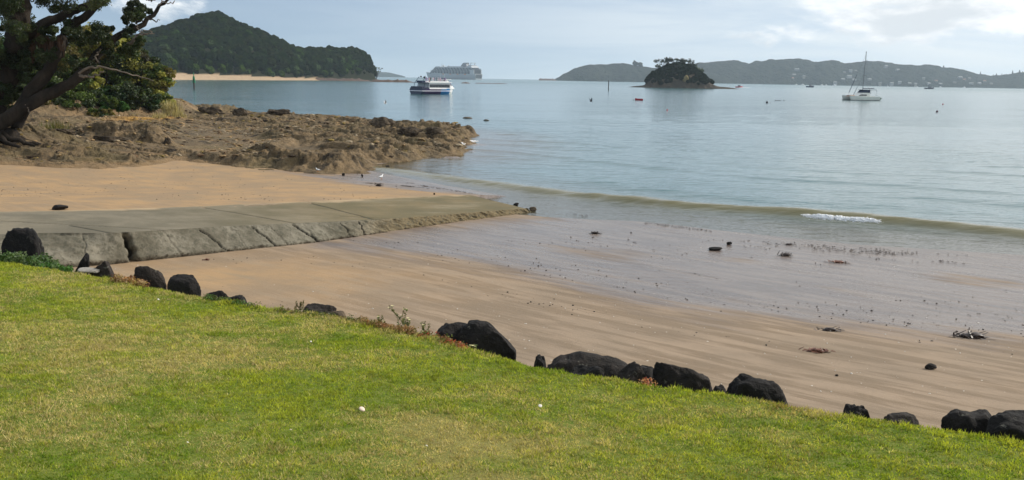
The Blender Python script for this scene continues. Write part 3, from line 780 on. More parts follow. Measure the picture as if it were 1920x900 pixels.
lawn_bit('seashell', 679, 768, 11, pk, 'large pinkish white shell lying in the middle of the lawn', 'shell', 1.)
lawn_bit('seashell', 800, 836, 4, sh, 'small white shell low on the lawn, right of centre bottom', 'shell', 2.)
lawn_bit('seashell', 583, 641, 3.5, sh, 'tiny white shell bit on the lawn below the lone weed', 'shell', .5)
lawn_bit('seashell', 1013, 762, 7, sh, 'thin pale shell sliver on the grass below the small round rock', 'shell', .2, .2)
lawn_bit('seashell', 297, 562, 3.5, sh, 'tiny white shell bit in the grass below the two pointed boulders', 'shell', .9)
lawn_bit('seashell', 352, 830, 3.5, sh, 'small white shell bit near the bottom left of the lawn', 'shell', 1.9)
lawn_bit('seashell', 545, 807, 4, pk, 'small pinkish shell on a dry patch of the lawn', 'shell', 2.9)

# seaweed
weedm = paint('seaweed_dark', (.035, .018, .012), .45, .2, 20, .5); redw = paint('seaweed_red', (.16, .05, .02), .5, .2, 20, .5)
def seaweed(px, py, w, h, mt, label, seed):
    g = ground_pix(px, py); sc = np.linalg.norm(g-np.array([0, 0, H]))/FOC; r = np.random.default_rng(seed); V = []; F = []; k = 0
    W = w*sc
    v, f = rock_verts(W*.6, W*.35, h*sc*1.2, seed, .2, 3, .3); V.append(v+np.array([0, 0, h*sc*.2])); F.append(f); k += len(v)
    for i in range(60):
        p = r.normal(0, 1, 2)*np.array([W*.24, W*.1]); ln = W*r.uniform(.06, .2); a = r.random()*6.28; hh = abs(r.normal(0, h*sc*.25))
        c = np.array([p[0], p[1], hh*.5+.004]); dx = np.array([math.cos(a), math.sin(a), r.normal(0, .25)])*ln; s_ = np.array([-math.sin(a), math.cos(a), .3])*.012*(1+W)
        V.append(np.array([c-dx-s_, c-dx+s_, c+dx+s_*.5+np.array([0, 0, hh]), c+dx-s_*.5+np.array([0, 0, hh])])); F.append(np.array([[k, k+1, k+2], [k, k+2, k+3]])); k += 4
    o = mesh_np('seaweed_clump', np.concatenate(V), np.concatenate(F), mt, loc=tuple(g)); tag(o, label, 'seaweed', 'seaweed clumps on the beach')
seaweed(1115, 438, 22, 5, weedm, 'small dark seaweed clump nearest the tip of the slipway', 1)
seaweed(1473, 480, 28, 7, weedm, 'dark seaweed clump just right of the largest mid beach rock', 2)
seaweed(1572, 492, 32, 4, redw, 'flat brownish seaweed strip right of the dark mid beach clump', 3)
seaweed(1557, 621, 36, 9, weedm, 'black heaped seaweed clump on the damp sand below centre right', 4)
seaweed(1822, 633, 62, 11, weedm, 'largest black seaweed heap far right on the damp sand', 5)
seaweed(1533, 660, 48, 7, redw, 'reddish flat seaweed below the black heaped clump', 6)
seaweed(1480, 459, 16, 3, weedm, 'small seaweed scrap near the water above the dark clump', 7)
seaweed(710, 349, 16, 6, weedm, 'seaweed clump on the wet sand above the far beach', 8)
seaweed(388, 488, 10, 4, redw, 'little red weed scrap on orange sand beside the slipway', 9)
def wrack():
    V = []; F = []; k = 0; segs = [([(716, 335), (760, 346), (800, 356), (900, 374), (1010, 393), (1200, 416), (1340, 433)], 520, .22), ([(1390, 457), (1560, 466), (1680, 476), (1780, 486), (1920, 494)], 650, .9), ([(650, 345), (740, 352), (800, 362)], 260, .15)]
    for pl, n, sp in segs:
        pts = np.array([at_z(a, b, .04) for a, b in pl]); t = rng.random(n)*(len(pts)-1)
        q = np.c_[[np.interp(t, range(len(pts)), pts[:, i]) for i in range(3)]].T
        q[:, :2] += rng.normal(0, sp*.6, (n, 2))
        dn = vn(q[:, 0]*.8, q[:, 1]*.8, 600); q = q[dn > .42+.2*vn(q[:, 0]*3, q[:, 1]*3, 601)]
        z = sand_h(q[:, 0], q[:, 1])
        for p, zz in zip(q, z):
            a = rng.normal(-.5, .6); l = rng.uniform(.02, .08); w = rng.uniform(.004, .014)
            dx = np.array([math.cos(a), math.sin(a), 0])*l; s_ = np.array([-math.sin(a), math.cos(a), 0])*w; c = np.array([p[0], p[1], max(zz, 0)+.012])
            V.append(np.array([c-dx, c-s_+(0, 0, .01), c+dx, c+s_+(0, 0, .01), c+(0, 0, .03)])); F.append(np.array([[0, 1, 4], [1, 2, 4], [2, 3, 4], [3, 0, 4]])+k); k += 5
    o = mesh_np('seaweed_wrack', np.concatenate(V), np.concatenate(F), weedm); tag(o, 'thin broken line of dark seaweed along the waterline', 'seaweed', kind='stuff')
wrack()
#PART2
# ---------------------------------------------------------------- foliage tools
def leaf_cloud(cl, n_per, size, cols, seed=0, flat=.55, hollow=.35, asp=.55, px=.18):
    """cl: list of (x,y,z,rx,ry,rz). returns verts, quads, colours. Leaves fill each clump, thicker near its skin"""
    r = np.random.default_rng(seed); V = []; Cc = []
    for c in cl:
        n = max(6, int(n_per*r.uniform(.7, 1.3)))
        d = r.normal(size=(n, 3)); d /= np.linalg.norm(d, axis=1)[:, None]
        rad = (hollow+(1-hollow)*r.random(n)**.5)*(1+.25*np.sin(d[:, 0]*5+c[0])*np.sin(d[:, 2]*4+c[1]))
        p = np.array(c[:3])+d*rad[:, None]*np.array(c[3:6])
        nn = d*.6+r.normal(size=(n, 3))*.6+np.array([0, 0, flat]); nn /= np.linalg.norm(nn, axis=1)[:, None]
        a = np.cross(nn, r.normal(size=(n, 3))); a /= np.linalg.norm(a, axis=1)[:, None]+1e-9; b = np.cross(nn, a)
        s = size*r.uniform(.55, 1.35, n)[:, None]
        V.append(np.stack([p-a*s, p-b*s*asp+nn*s*.15, p+a*s, p+b*s*asp+nn*s*.15], 1))
        base = np.array(cols[r.integers(len(cols))]); k = r.uniform(.7, 1.3)
        Cc.append(np.clip(base*k*r.uniform(.7, 1.35, n)[:, None]+r.normal(0, .004, (n, 3)), .003, 1))
    V = np.concatenate(V); Cc = np.concatenate(Cc); n = len(V)
    return V.reshape(-1, 3), np.arange(n*4).reshape(-1, 4), np.repeat(Cc, 4, 0)
leafm = mat_leaf('leaf', .35, .45, .3)
bark = NT('bark'); n1 = bark.noise(1.2, 6, .7, bark.mapped(bark.pos('World'), (1, 1, .35))); n2 = bark.noise(9, 5, .7, bark.pos('World'))
bark.base(bark.mix(bark.mr(n1, .3, .7), (.014, .011, .009), (.042, .033, .025)), .9, .15, bark.bump(n2, .06, .9, bark.bump(n1, .15, .8))); bark = bark.m
pale_bark = paint('pale_bark', (.20, .165, .13), .85, .2, 2)
DG = (.034, .052, .014); MG = (.075, .11, .022); YG = (.25, .24, .045); OG = (.17, .14, .035); BG2 = (.04, .10, .015)

# ---------------------------------------------------------------- the big tree
def big_tree():
    bx, by = -33.5, 62.; bz = s_at(bx, by)
    root = empty('coastal_tree', (bx, by, bz-.3)); L = np.array(root.location)
    tag(root, 'big dark spreading tree with thick leaning trunks at the left edge', 'tree')
    def path(p, n=26, jit=.05, seed=0): return smooth_path([at_Y(a, b, y) for a, b, y in p], n, jit, seed)
    trunks = [([(-25, 300, 60), (-30, 230, 61), (-5, 170, 61.5), (25, 110, 62), (35, 50, 62), (40, 0, 62), (45, -70, 62.5)], (1.0, .5)),
              ([(10, 290, 60), (25, 235, 60.5), (70, 160, 61), (110, 95, 62), (122, 60, 63), (170, 20, 63), (230, -30, 64)], (.55, .18)),
              ([(-40, 260, 59.5), (15, 222, 60), (75, 185, 60.5), (130, 160, 61), (170, 118, 62), (205, 82, 62.5), (240, 60, 63), (275, 40, 63.5), (300, 14, 64), (318, -4, 64)], (.46, .07)),
              ([(-80, 250, 62), (-50, 120, 63), (-20, 40, 64), (10, -60, 64)], (.7, .4)),
              ([(30, 90, 62), (80, 45, 62), (140, 20, 62.5), (190, -5, 63), (215, -20, 63)], (.35, .12))]
    for i, (p, (r0, r1)) in enumerate(trunks):
        q = path(p, 30, .05, i); v, f = tube_np(q, np.linspace(r0, r1, 30)*(1+.25*np.exp(-np.arange(30)/3.)), 14, .16, i)
        mesh_np('trunk' if i in (0, 3) else 'limb', v-L, f, bark, root)
    # bare pale branches
    brs = [([(148, 138, 60), (165, 127, 60), (185, 124, 60), (215, 130, 60), (240, 139, 60), (265, 143, 60.5), (288, 152, 60.5)], (.085, .02)),
           ([(150, 142, 60), (175, 143, 60), (195, 133, 60)], (.10, .03)),
           ([(236, 88, 62), (250, 76, 62), (262, 66, 62), (275, 64, 62), (290, 62, 62)], (.14, .025)),
           ([(258, 70, 62), (264, 60, 62), (275, 56, 62), (286, 60, 62)], (.05, .02)),
           ([(255, 45, 63), (275, 36, 63), (292, 40, 63), (300, 37, 63)], (.07, .02)),
           ([(296, 12, 64), (306, 3, 64), (316, 8, 64), (328, 1, 64)], (.05, .02)),
           ([(300, 14, 64), (305, -2, 64), (312, -10, 64)], (.05, .02)),
           ([(255, 48, 63), (262, 58, 63), (270, 62, 63)], (.04, .015)),
           ([(176, 115, 61), (183, 100, 61), (190, 92, 61)], (.06, .02)), ([(186, 118, 61), (178, 108, 61), (186, 97, 61)], (.05, .02)),
           ([(40, 205, 60), (46, 196, 60), (52, 204, 60), (55, 214, 60)], (.05, .03))]
    for i, (p, (r0, r1)) in enumerate(brs):
        q = path(p, 18, .05, 50+i); v, f = tube_np(q, np.linspace(r0, r1, 18), 7, .1, i)
        mesh_np('bare_branch', v-L, f, pale_bark if i != 4 else bark, root)
    # roots at the foot
    m = MB()
    for i in range(9):
        a = -2.6+i*.42; q = smooth_path([(bx+math.cos(a)*.5, by-2+math.sin(a)*.5, bz+.9), (bx+math.cos(a)*1.6, by-2+math.sin(a)*1.5, bz+.25), (bx+math.cos(a)*3.2, by-2+math.sin(a)*2.8, bz-.2)], 10, .06, i)
        m.tube(q-L, np.linspace(.3, .08, 10), 7)
    m.build('root_flare', bark, root, True)
    r = np.random.default_rng(5); cl = []
    # crown masses: many small clumps in the parts of the crown the tree really has
    reg = [([(-90, -170), (120, -150), (205, -40), (205, 2), (175, 22), (130, 44), (90, 62), (60, 96), (20, 130), (-90, 130)], 360, 12, 3.5),
           ([(180, 60), (200, 52), (225, 44), (236, 30), (243, 0), (262, -16), (290, -12), (292, 14), (268, 34), (250, 62), (222, 84), (186, 104), (165, 92)], 85, 7, 1.2),
           ([(120, 60), (150, 38), (185, 45), (188, 70), (150, 88), (128, 84)], 26, 9, 1.5),
           ([(60, 100), (105, 70), (118, 84), (98, 108), (70, 120)], 16, 9, 1.5),
           ([(60, 172), (120, 150), (165, 112), (200, 80), (215, 90), (185, 125), (140, 160), (70, 196)], 46, 6, .7),
           ([(20, 60), (60, 40), (130, 70), (110, 110), (60, 160), (30, 140)], 60, 8, 1.),
           ([(225, 78), (262, 72), (272, 92), (250, 104), (225, 98)], 18, 8, 1.2),
           ([(130, 108), (200, 92), (214, 112), (150, 134)], 18, 10, 1.5),
           ([(-10, 120), (70, 110), (62, 150), (40, 200), (-10, 215)], 60, 9, 1.2),
           ([(50, 190), (120, 140), (160, 125), (170, 135), (130, 165), (70, 205)], 26, 7, .8)]
    for poly, n, rp, dy in reg:
        pa = np.array(poly, float); lo = pa.min(0); hi = pa.max(0); k = 0
        while k < n:
            q = lo+(hi-lo)*r.random(2)
            if not inside(np.array([q[0]]), np.array([q[1]]), poly)[0]: continue
            if vn(np.array([q[0]*.045]), np.array([q[1]*.045]), 700)[0] < .33 and q[0] > 60: k += 1; continue
            Y = 62.5+r.normal(0, dy); s_ = rp*Y/FOC*r.uniform(.4, 1.3); p = at_Y(q[0], q[1], Y); cl.append((*p, s_*1.15, s_*1.2, s_*.95)); k += 1
    v, f, c = leaf_cloud(cl, 420, .075, [DG, (.03, .045, .016), (.04, .055, .018), (.025, .036, .013), (.035, .05, .017), (.065, .075, .025)], 3, .45, .15)
    mesh_np('crown', v-L, f, leafm, root, False, {'col': c})
    # hanging aerial-root beards
    rb = paint('root_brown', (.09, .05, .03), .9)
    for px, py in ((72, 60), (85, 70), (95, 80), (60, 85), (110, 75)):
        m = []
        for i in range(70):
            p = at_Y(px+r.normal(0, 3), py+r.normal(0, 4), 62+r.normal(0, .2)); l = r.uniform(.3, 1.); w = .02
            m.append([p+(-w, 0, 0), p+(w, 0, 0), p+(w*.3+r.normal(0, .08), r.normal(0, .1), -l), p+(-w*.3, 0, -l)])
        m = np.array(m).reshape(-1, 3)
        mesh_np('aerial_root', m-L, np.arange(len(m)).reshape(-1, 4), rb, root, False)
big_tree()

def shrub(px, py, rx, ry, Y, cols, label, seed, name='shrub', leaf=.16, n=240, gaps=.0, stems=True, cat='shrub', dens=1.):
    r = np.random.default_rng(seed); Y = 96+(Y-74)*.5; c = at_Y(px, py, Y); k = Y/FOC; RX, RZ = rx*k, ry*k
    gx, gy = c[0], c[1]; gz = s_at(gx, gy)
    root = empty(name, (gx, gy, gz)); L = np.array(root.location); tag(root, label, cat, 'shrubs and trees on the bank behind the reef')
    cl = []; m = int(max(10, 26*dens*(RX*RZ/2.2)**.7))
    for i in range(m):
        d = r.normal(size=3); d /= np.linalg.norm(d); rr = r.uniform(.45, 1.)**.6
        s = min(RX, RZ)*r.uniform(.22, .42)
        cl.append((c[0]+d[0]*rr*(RX-s*.5), c[1]+d[1]*rr*(RX*.8-s*.4), max(gz+.25, c[2]+d[2]*rr*(RZ-s*.5)), s*1.15, s*1.15, s*.8))
    low = c[2]-RZ
    for i in range(int(m*.35)):
        s = RX*r.uniform(.2, .3); cl.append((c[0]+r.uniform(-.75, .75)*RX, c[1]+r.uniform(-.6, .6)*RX, gz+.1+r.random()*max(.3, c[2]-gz), s*1.1, s*1.1, s*.8))
    v, f, cc = leaf_cloud(cl, n, leaf, cols, seed)
    mesh_np('foliage', v-L, f, leafm, root, False, {'col': cc})
    mb = MB()
    for i in range(5):
        t = cl[r.integers(len(cl))]; b = (gx+r.normal(0, RX*.25), gy+r.normal(0, RX*.2), gz-.15)
        q = smooth_path([b, ((b[0]+t[0])/2+r.normal(0, .2), (b[1]+t[1])/2, (b[2]*.5+t[2]*.5)), t[:3]], 8, .04, i)
        mb.tube(q-L, np.linspace(.10, .03, 8)*min(1.5, RZ/2.), 6)
    mb.build('stem', bark, root, True)
    return root
SH = [
 (95, 178, 50, 36, 80, [DG, MG], 'dark leafy shrub just right of the tree trunk, on the sandy flat'),
 (150, 182, 42, 32, 84, [MG, DG], 'mid green shrub under the bare pale branch'),
 (198, 186, 36, 28, 88, [DG, (.02, .05, .012)], 'very dark low shrub above the middle of the sand bank'),
 (238, 182, 34, 30, 93, [DG, MG], 'dark shrub left of the ochre bare earth patch'),
 (272, 188, 30, 22, 98, [(.022, .055, .014), DG], 'low dark shrub right over the ochre earth patch'),
 (296, 146, 28, 32, 106, [YG, OG, MG], 'rounded yellow olive shrub leaning out over the water at the end of the bank'),
 (306, 190, 22, 20, 104, [MG, YG], 'small lighter green shrub beside the pale dry grass at the tip of the bank'),
 (125, 120, 52, 40, 98, [MG, OG, DG], 'tall olive green bush seen between the tree limbs'),
 (176, 84, 44, 36, 104, [YG, OG], 'yellowish bush top catching the sun between the two big limbs'),
 (222, 116, 50, 46, 108, [MG, DG, YG], 'broad mixed green bush behind the bare branch'),
 (264, 128, 34, 40, 112, [DG, (.05, .045, .025)], 'brownish dark bush at the foot of the wooded hill'),
 (60, 130, 60, 50, 94, [DG, MG], 'dense dark bush behind the trunks'),
 (0, 130, 60, 70, 90, [DG, BG2], 'darkest bush at the far left behind the trunks'),
 (160, 150, 34, 20, 86, [YG, MG], 'low sunlit yellow green shrub below the bare branch'),
 (240, 84, 22, 20, 112, [MG, YG], 'small treetop under the dead pale twigs'),
 (228, 200, 12, 10, 84, [BG2], 'small bright green fern like plant on the bank edge'),
 (203, 193, 16, 14, 82, [BG2, MG], 'bright green low plant at the front of the dark shrubs'),
 (110, 205, 40, 18, 80, [DG, MG], 'low dark shrub filling the gap under the leaning limb'),
 (30, 185, 50, 30, 84, [DG, (.02, .03, .01)], 'shadowy dark shrub right behind the trunk foot'),
 (170, 208, 34, 14, 84, [DG, MG], 'low leafy fringe in front of the dark shrubs on the bank'),
 (255, 105, 18, 22, 116, [(.06, .05, .03), OG], 'brownish twiggy bush between the dead twigs and the yellow olive shrub'),
 (8, 205, 44, 22, 90, [(.02, .03, .01), DG], 'dark undergrowth at the far left edge below the trunks'),
 (130, 212, 40, 10, 78, [DG, MG], 'straggly low growth along the foot of the bank near the tree'),
 (185, 211, 34, 9, 78, [MG, DG, OG], 'straggly low growth along the foot of the bank in the middle'),
 (80, 212, 34, 12, 78, [DG, (.02, .03, .01)], 'dark shaded growth just right of the tree roots'),
 (75, 190, 20, 14, 74, [OG, MG], 'scrubby olive plant near the foot of the leaning limb'),
]
for i, a in enumerate(SH): shrub(*a, seed=100+i)

strawm = mat_leaf('straw', .3, .7, .2)
def tuft(name, g, n, h, spread, cols, label, cat, seed, grp=None, w=.012, lean=.5):
    r = np.random.default_rng(seed); V = []; Cc = []
    for i in range(n):
        b = np.array([r.normal(0, spread), r.normal(0, spread), -.03]); a = r.random()*6.28; hh = h*r.uniform(.4, 1.1); l = hh*r.uniform(.1, lean)
        d = np.array([math.cos(a)*l, math.sin(a)*l, hh]); s = np.array([-math.sin(a), math.cos(a), 0])*w
        mid = b+d*np.array([.35, .35, .6]); V.append([b-s, b+s, mid+s*.8, mid-s*.8]); V.append([mid-s*.8, mid+s*.8, b+d+s*.1, b+d-s*.1])
        c = np.array(cols[r.integers(len(cols))])*r.uniform(.7, 1.25); Cc += [c]*8
    V = np.array(V).reshape(-1, 3)
    o = mesh_np(name, V, np.arange(len(V)).reshape(-1, 4), strawm, smooth=False, attrs={'col': np.array(Cc)}, loc=tuple(g)); tag(o, label, cat, grp); return o
ST = [(.55, .45, .26), (.42, .34, .18), (.30, .26, .12)]
def bp(px, py, Y): q = at_Y(px, py, Y); return np.array([q[0], q[1], s_at(q[0], q[1])])
tuft('grass_tuft', bp(322, 200, 106), 500, 2.2, .45, ST, 'pale dry grass tuft at the end of the bushy bank by the water', 'grass tuft', 1, w=.03)
tuft('grass_tuft', bp(334, 208, 104), 260, 1.2, .35, ST, 'lower straw coloured tuft hanging over the reef ledge', 'grass tuft', 2, w=.03)
tuft('grass_tuft', bp(300, 205, 100), 260, 1., .4, ST, 'short dry grass below the small lighter green shrub', 'grass tuft', 3, w=.03)
tuft('grass_tuft', bp(100, 205, 72), 300, 1.4, .5, [(.18, .15, .06), (.12, .13, .04)], 'drooping olive grass clump under the leaning limb', 'grass tuft', 4, w=.03)

# ---------------------------------------------------------------- plants on the lawn's edge
def edge_point(px, off):
    p = at_z(px, edge_y(px), 2.6); Y = p[1]+off; x = at_Y(px, edge_y(px), Y)[0]
    dl = float(sdist(np.array([x]), np.array([Y]), lawn_poly)[0])
    z = float(lawn_h(np.array([x]), np.array([Y]), np.array([dl]))[0]) if dl > .1 else s_at(x, Y)
    return np.array([x, Y, z])
def ground_cover(name, px0, px1, n, off0, off1, hmax, cols, label, cat, sz, seed, nper=24):
    r = np.random.default_rng(seed); cl = []
    for i in range(n):
        of = r.uniform(off0, off1); q = edge_point(r.uniform(px0, px1), of); h = hmax*r.uniform(.3, 1)
        if of > 0: q[2] = q[2]+r.random()*max(0, 2.56-.1*of-q[2]+hmax*.3)
        s = .07*r.uniform(.7, 1.4); cl.append((q[0], q[1], q[2]+h*.5, s, s, h*.55))
    v, f, c = leaf_cloud(cl, nper, sz, cols, seed, .5, .2)
    o = mesh_np(name, v, f, leafm, smooth=False, attrs={'col': c}); tag(o, label, cat, kind='stuff'); return o
ground_cover('ground_cover', -60, 108, 380, -.1, 1.1, .20, [(.08, .14, .04), (.06, .11, .03), (.12, .17, .07)], 'rank green leafy ground cover at the foot of the large dark boulder', 'ground cover', .03, 1)
ground_cover('ground_cover', 60, 135, 90, -.1, .6, .12, [(.07, .16, .03), (.05, .12, .02)], 'low green leaves spilling towards the small upright dark rock', 'ground cover', .025, 2)
ground_cover('dry_weeds', 212, 275, 110, -.3, .4, .12, [(.30, .15, .06), (.38, .26, .12), (.18, .08, .04)], 'rusty dry weeds between two dark boulders', 'weeds', .02, 3)
ground_cover('dry_weeds', 665, 775, 170, -.3, .1, .08, [(.28, .13, .06), (.20, .16, .05), (.34, .20, .09)], 'reddish brown low weeds along the lawn edge at the middle', 'weeds', .016, 4)
ground_cover('red_weeds', 790, 872, 80, -.3, .05, .10, [(.42, .10, .05), (.30, .12, .05), (.12, .15, .03)], 'little red leaved weeds in front of the biggest black boulder', 'weeds', .014, 5)
ground_cover('red_weeds', 1208, 1228, 14, -.15, .05, .09, [(.42, .10, .06), (.5, .25, .15)], 'tiny red weed tuft between two black boulders', 'weeds', .014, 6)
ground_cover('low_weeds', 385, 480, 80, -.25, .2, .09, [(.07, .14, .03), (.10, .12, .03)], 'thin green weeds over the jagged low rock', 'weeds', .016, 7)
ground_cover('low_weeds', 520, 690, 110, -.3, .1, .07, [(.10, .13, .03), (.20, .15, .06)], 'short olive weeds at the lawn edge beside the lone weed', 'weeds', .014, 8)
stemm = paint('weed_stem', (.12, .15, .05), .7); petal = paint('flower_cream', (.80, .74, .36), .6, .1)
def weed(px, h, off, nf, label, seed, leaves=True, grp='tall weeds at the lawn edge', cols=((.09, .13, .03), (.16, .15, .05))):
    r = np.random.default_rng(seed); g = edge_point(px, off); root = empty('tall_weed', tuple(g)); tag(root, label, 'weed', grp)
    mb = MB(); tips = []; st = []
    main = smooth_path([(0, 0, -.04), (r.normal(0, .02), 0, h*.5), (r.normal(0, .05), r.normal(0, .03), h)], 9, .003, seed); mb.tube(main, np.linspace(.006, .0025, 9), 5); tips.append(main[-1])
    for i in range(5 if nf else 7):
        b = main[2+i % 6]; a = r.random()*6.28; l = h*r.uniform(.2, .45); e = b+np.array([math.cos(a)*l*.5, math.sin(a)*l*.5, l]); e[2] = min(e[2], h*1.02)
        q = smooth_path([b, (b+e)/2+(math.cos(a)*.02, 0, -.01), e], 5); mb.tube(q, np.linspace(.004, .002, 5), 4); tips.append(e); st += list(q)
    mb.build('stem', stemm, root, True)
    cl = [(*q, .02, .02, .025) for q in list(main[1:])+st]; v, f, c = leaf_cloud(cl, 9, .016, [list(k) for k in cols], seed, .3, .2, .4)
    mesh_np('leaves', v, f, leafm, root, False, {'col': c})
    for i in range(nf):
        e = tips[i % len(tips)]+r.normal(0, .012, 3); fb = MB()
        for k in range(4):
            a = k*1.57+r.random(); d = np.array([math.cos(a), math.sin(a), .25])*.022; s = np.array([-math.sin(a), math.cos(a), 0])*.011
            fb.add([e, e+d*.6+s, e+d, e+d*.6-s], [(0, 1, 2, 3)])
        fb.build('flower', petal, root)
weed(560, .34, .1, 0, 'thin lone brownish weed standing up left of the low dark rock', 1, cols=((.12, .11, .04), (.2, .15, .07)))
weed(714, .30, .1, 4, 'weed with cream flowers, leftmost of the flowering ones', 2)
weed(748, .42, .05, 6, 'tallest flowering weed above the reddish weeds', 3)
weed(765, .26, .05, 4, 'short leafy flowering weed right beside the tallest one', 4)
weed(800, .34, .1, 4, 'slender flowering weed leaning by the left lobe of the biggest boulder', 5)
weed(783, .18, .0, 3, 'low weed with a single pale bloom between the slender and the short one', 8)
weed(880, .20, -.12, 6, 'flowering weed in front of the biggest black boulder', 6)
weed(442, .14, .1, 0, 'little green weed sprig over the jagged low rock', 7)

# ---------------------------------------------------------------- wooded hill on the left
hillm = NT('hill_ground'); n1 = hillm.noise(.03, 5, .6, hillm.pos('World')); zz = hillm.n('ShaderNodeSeparateXYZ'); hillm.link(hillm.pos('World'), zz.inputs[0])
n2 = hillm.noise(.3, 4, .7, hillm.pos('World'))
gc = hillm.mix(hillm.mr(n1, .3, .7), (.012, .016, .007), (.022, .024, .012))
hillm.base(hillm.mix(hillm.attr('bare').outputs['Fac'], gc, hillm.mix(hillm.mr(n2, .4, .65), (.42, .31, .205), (.34, .25, .165))), .95, .1); 
crest = [(-700, 90), (-400, 66), (-150, 84), (60, 96), (180, 92), (230, 76), (262, 70), (300, 57), (335, 46), (365, 35), (385, 30), (398, 29), (415, 31), (440, 42), (470, 53), (500, 65), (530, 78), (555, 89), (580, 91), (605, 92), (640, 90), (662, 88), (680, 95), (692, 108), (700, 126), (705, 143)]
def crown_templates(n, sub=2, seed=0, amp=.3):
    out = []
    for i in range(n):
        v, f = ICO[sub]; v = v.copy(); p = v*1.9+i*13.7
        v = v*(1+amp*noise3(p, seed+i)+amp*.8*noise3(p*2.6, seed+i+50))[:, None]
        out.append((v, f))
    return out
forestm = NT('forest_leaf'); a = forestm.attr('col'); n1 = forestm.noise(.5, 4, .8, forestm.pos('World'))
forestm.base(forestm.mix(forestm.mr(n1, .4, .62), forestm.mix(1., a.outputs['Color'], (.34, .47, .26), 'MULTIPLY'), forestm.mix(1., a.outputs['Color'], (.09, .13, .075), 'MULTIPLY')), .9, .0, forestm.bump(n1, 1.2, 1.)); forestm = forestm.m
def forest(name, pts, rads, cols, label, cat, seed, sq=.85, kind='stuff', flat=True):
    T = crown_templates(8, 2, seed); r = np.random.default_rng(seed); V = []; F = []; Cc = []; k = 0
    for p, rr, c in zip(pts, rads, cols):
        v, f = T[r.integers(8)]; a = r.random()*6.28; ca, sa = math.cos(a), math.sin(a)
        w = np.c_[v[:, 0]*ca-v[:, 1]*sa, v[:, 0]*sa+v[:, 1]*ca, v[:, 2]*sq]*rr*r.uniform(.85, 1.15, 3)+p
        V.append(w); F.append(f+k); k += len(v); Cc.append(np.tile(c, (len(v), 1))*(r.uniform(.75, 1.3, len(v))[:, None]))
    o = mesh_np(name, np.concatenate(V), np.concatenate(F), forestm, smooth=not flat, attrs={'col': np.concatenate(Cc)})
    return tag(o, label, cat, kind=kind)
def hill_D0(px): return np.interp(px, [-700, 310, 400, 500, 600, 705], [700, 800, 880, 960, 1080, 1250])
def hill_pos(px, s):
    """px: bearing as an image column, s: metres behind the shoreline"""
    D = hill_D0(px)+s; cr = np.interp(px, *zip(*crest)); W = np.interp(px, [300, 560, 705], [190, 120, 60])
    hy = 147+.0172*(px-960); Hh = np.maximum(H+(hy-cr)/FOC*(D)*1.0-5, .5)
    bt = np.interp(px, [310, 420, 560, 700], [5.2, 4.2, 2.2, 1.2]); b0 = np.interp(px, [310, 560, 640], [36, 22, 10])
    t = np.clip((s-b0)/(W-b0), 0, 2); beach = bt*np.clip(s/b0, -1, 1)
    up = np.where(t < 1, np.sin(t*math.pi/2)**np.interp(px, [500, 640, 705], [.95, .7, .5]), np.cos((t-1)*math.pi/2))
    z = np.where(s < b0, beach, bt+(Hh-bt)*up)
    d = Fv+Rv*((px-960)/FOC)[..., None]+Uv*((450-(cr+hy)/2)/FOC)[..., None] if hasattr(px, 'shape') else None
    X = D*d[..., 0]/d[..., 1]
    return X, D, z, t
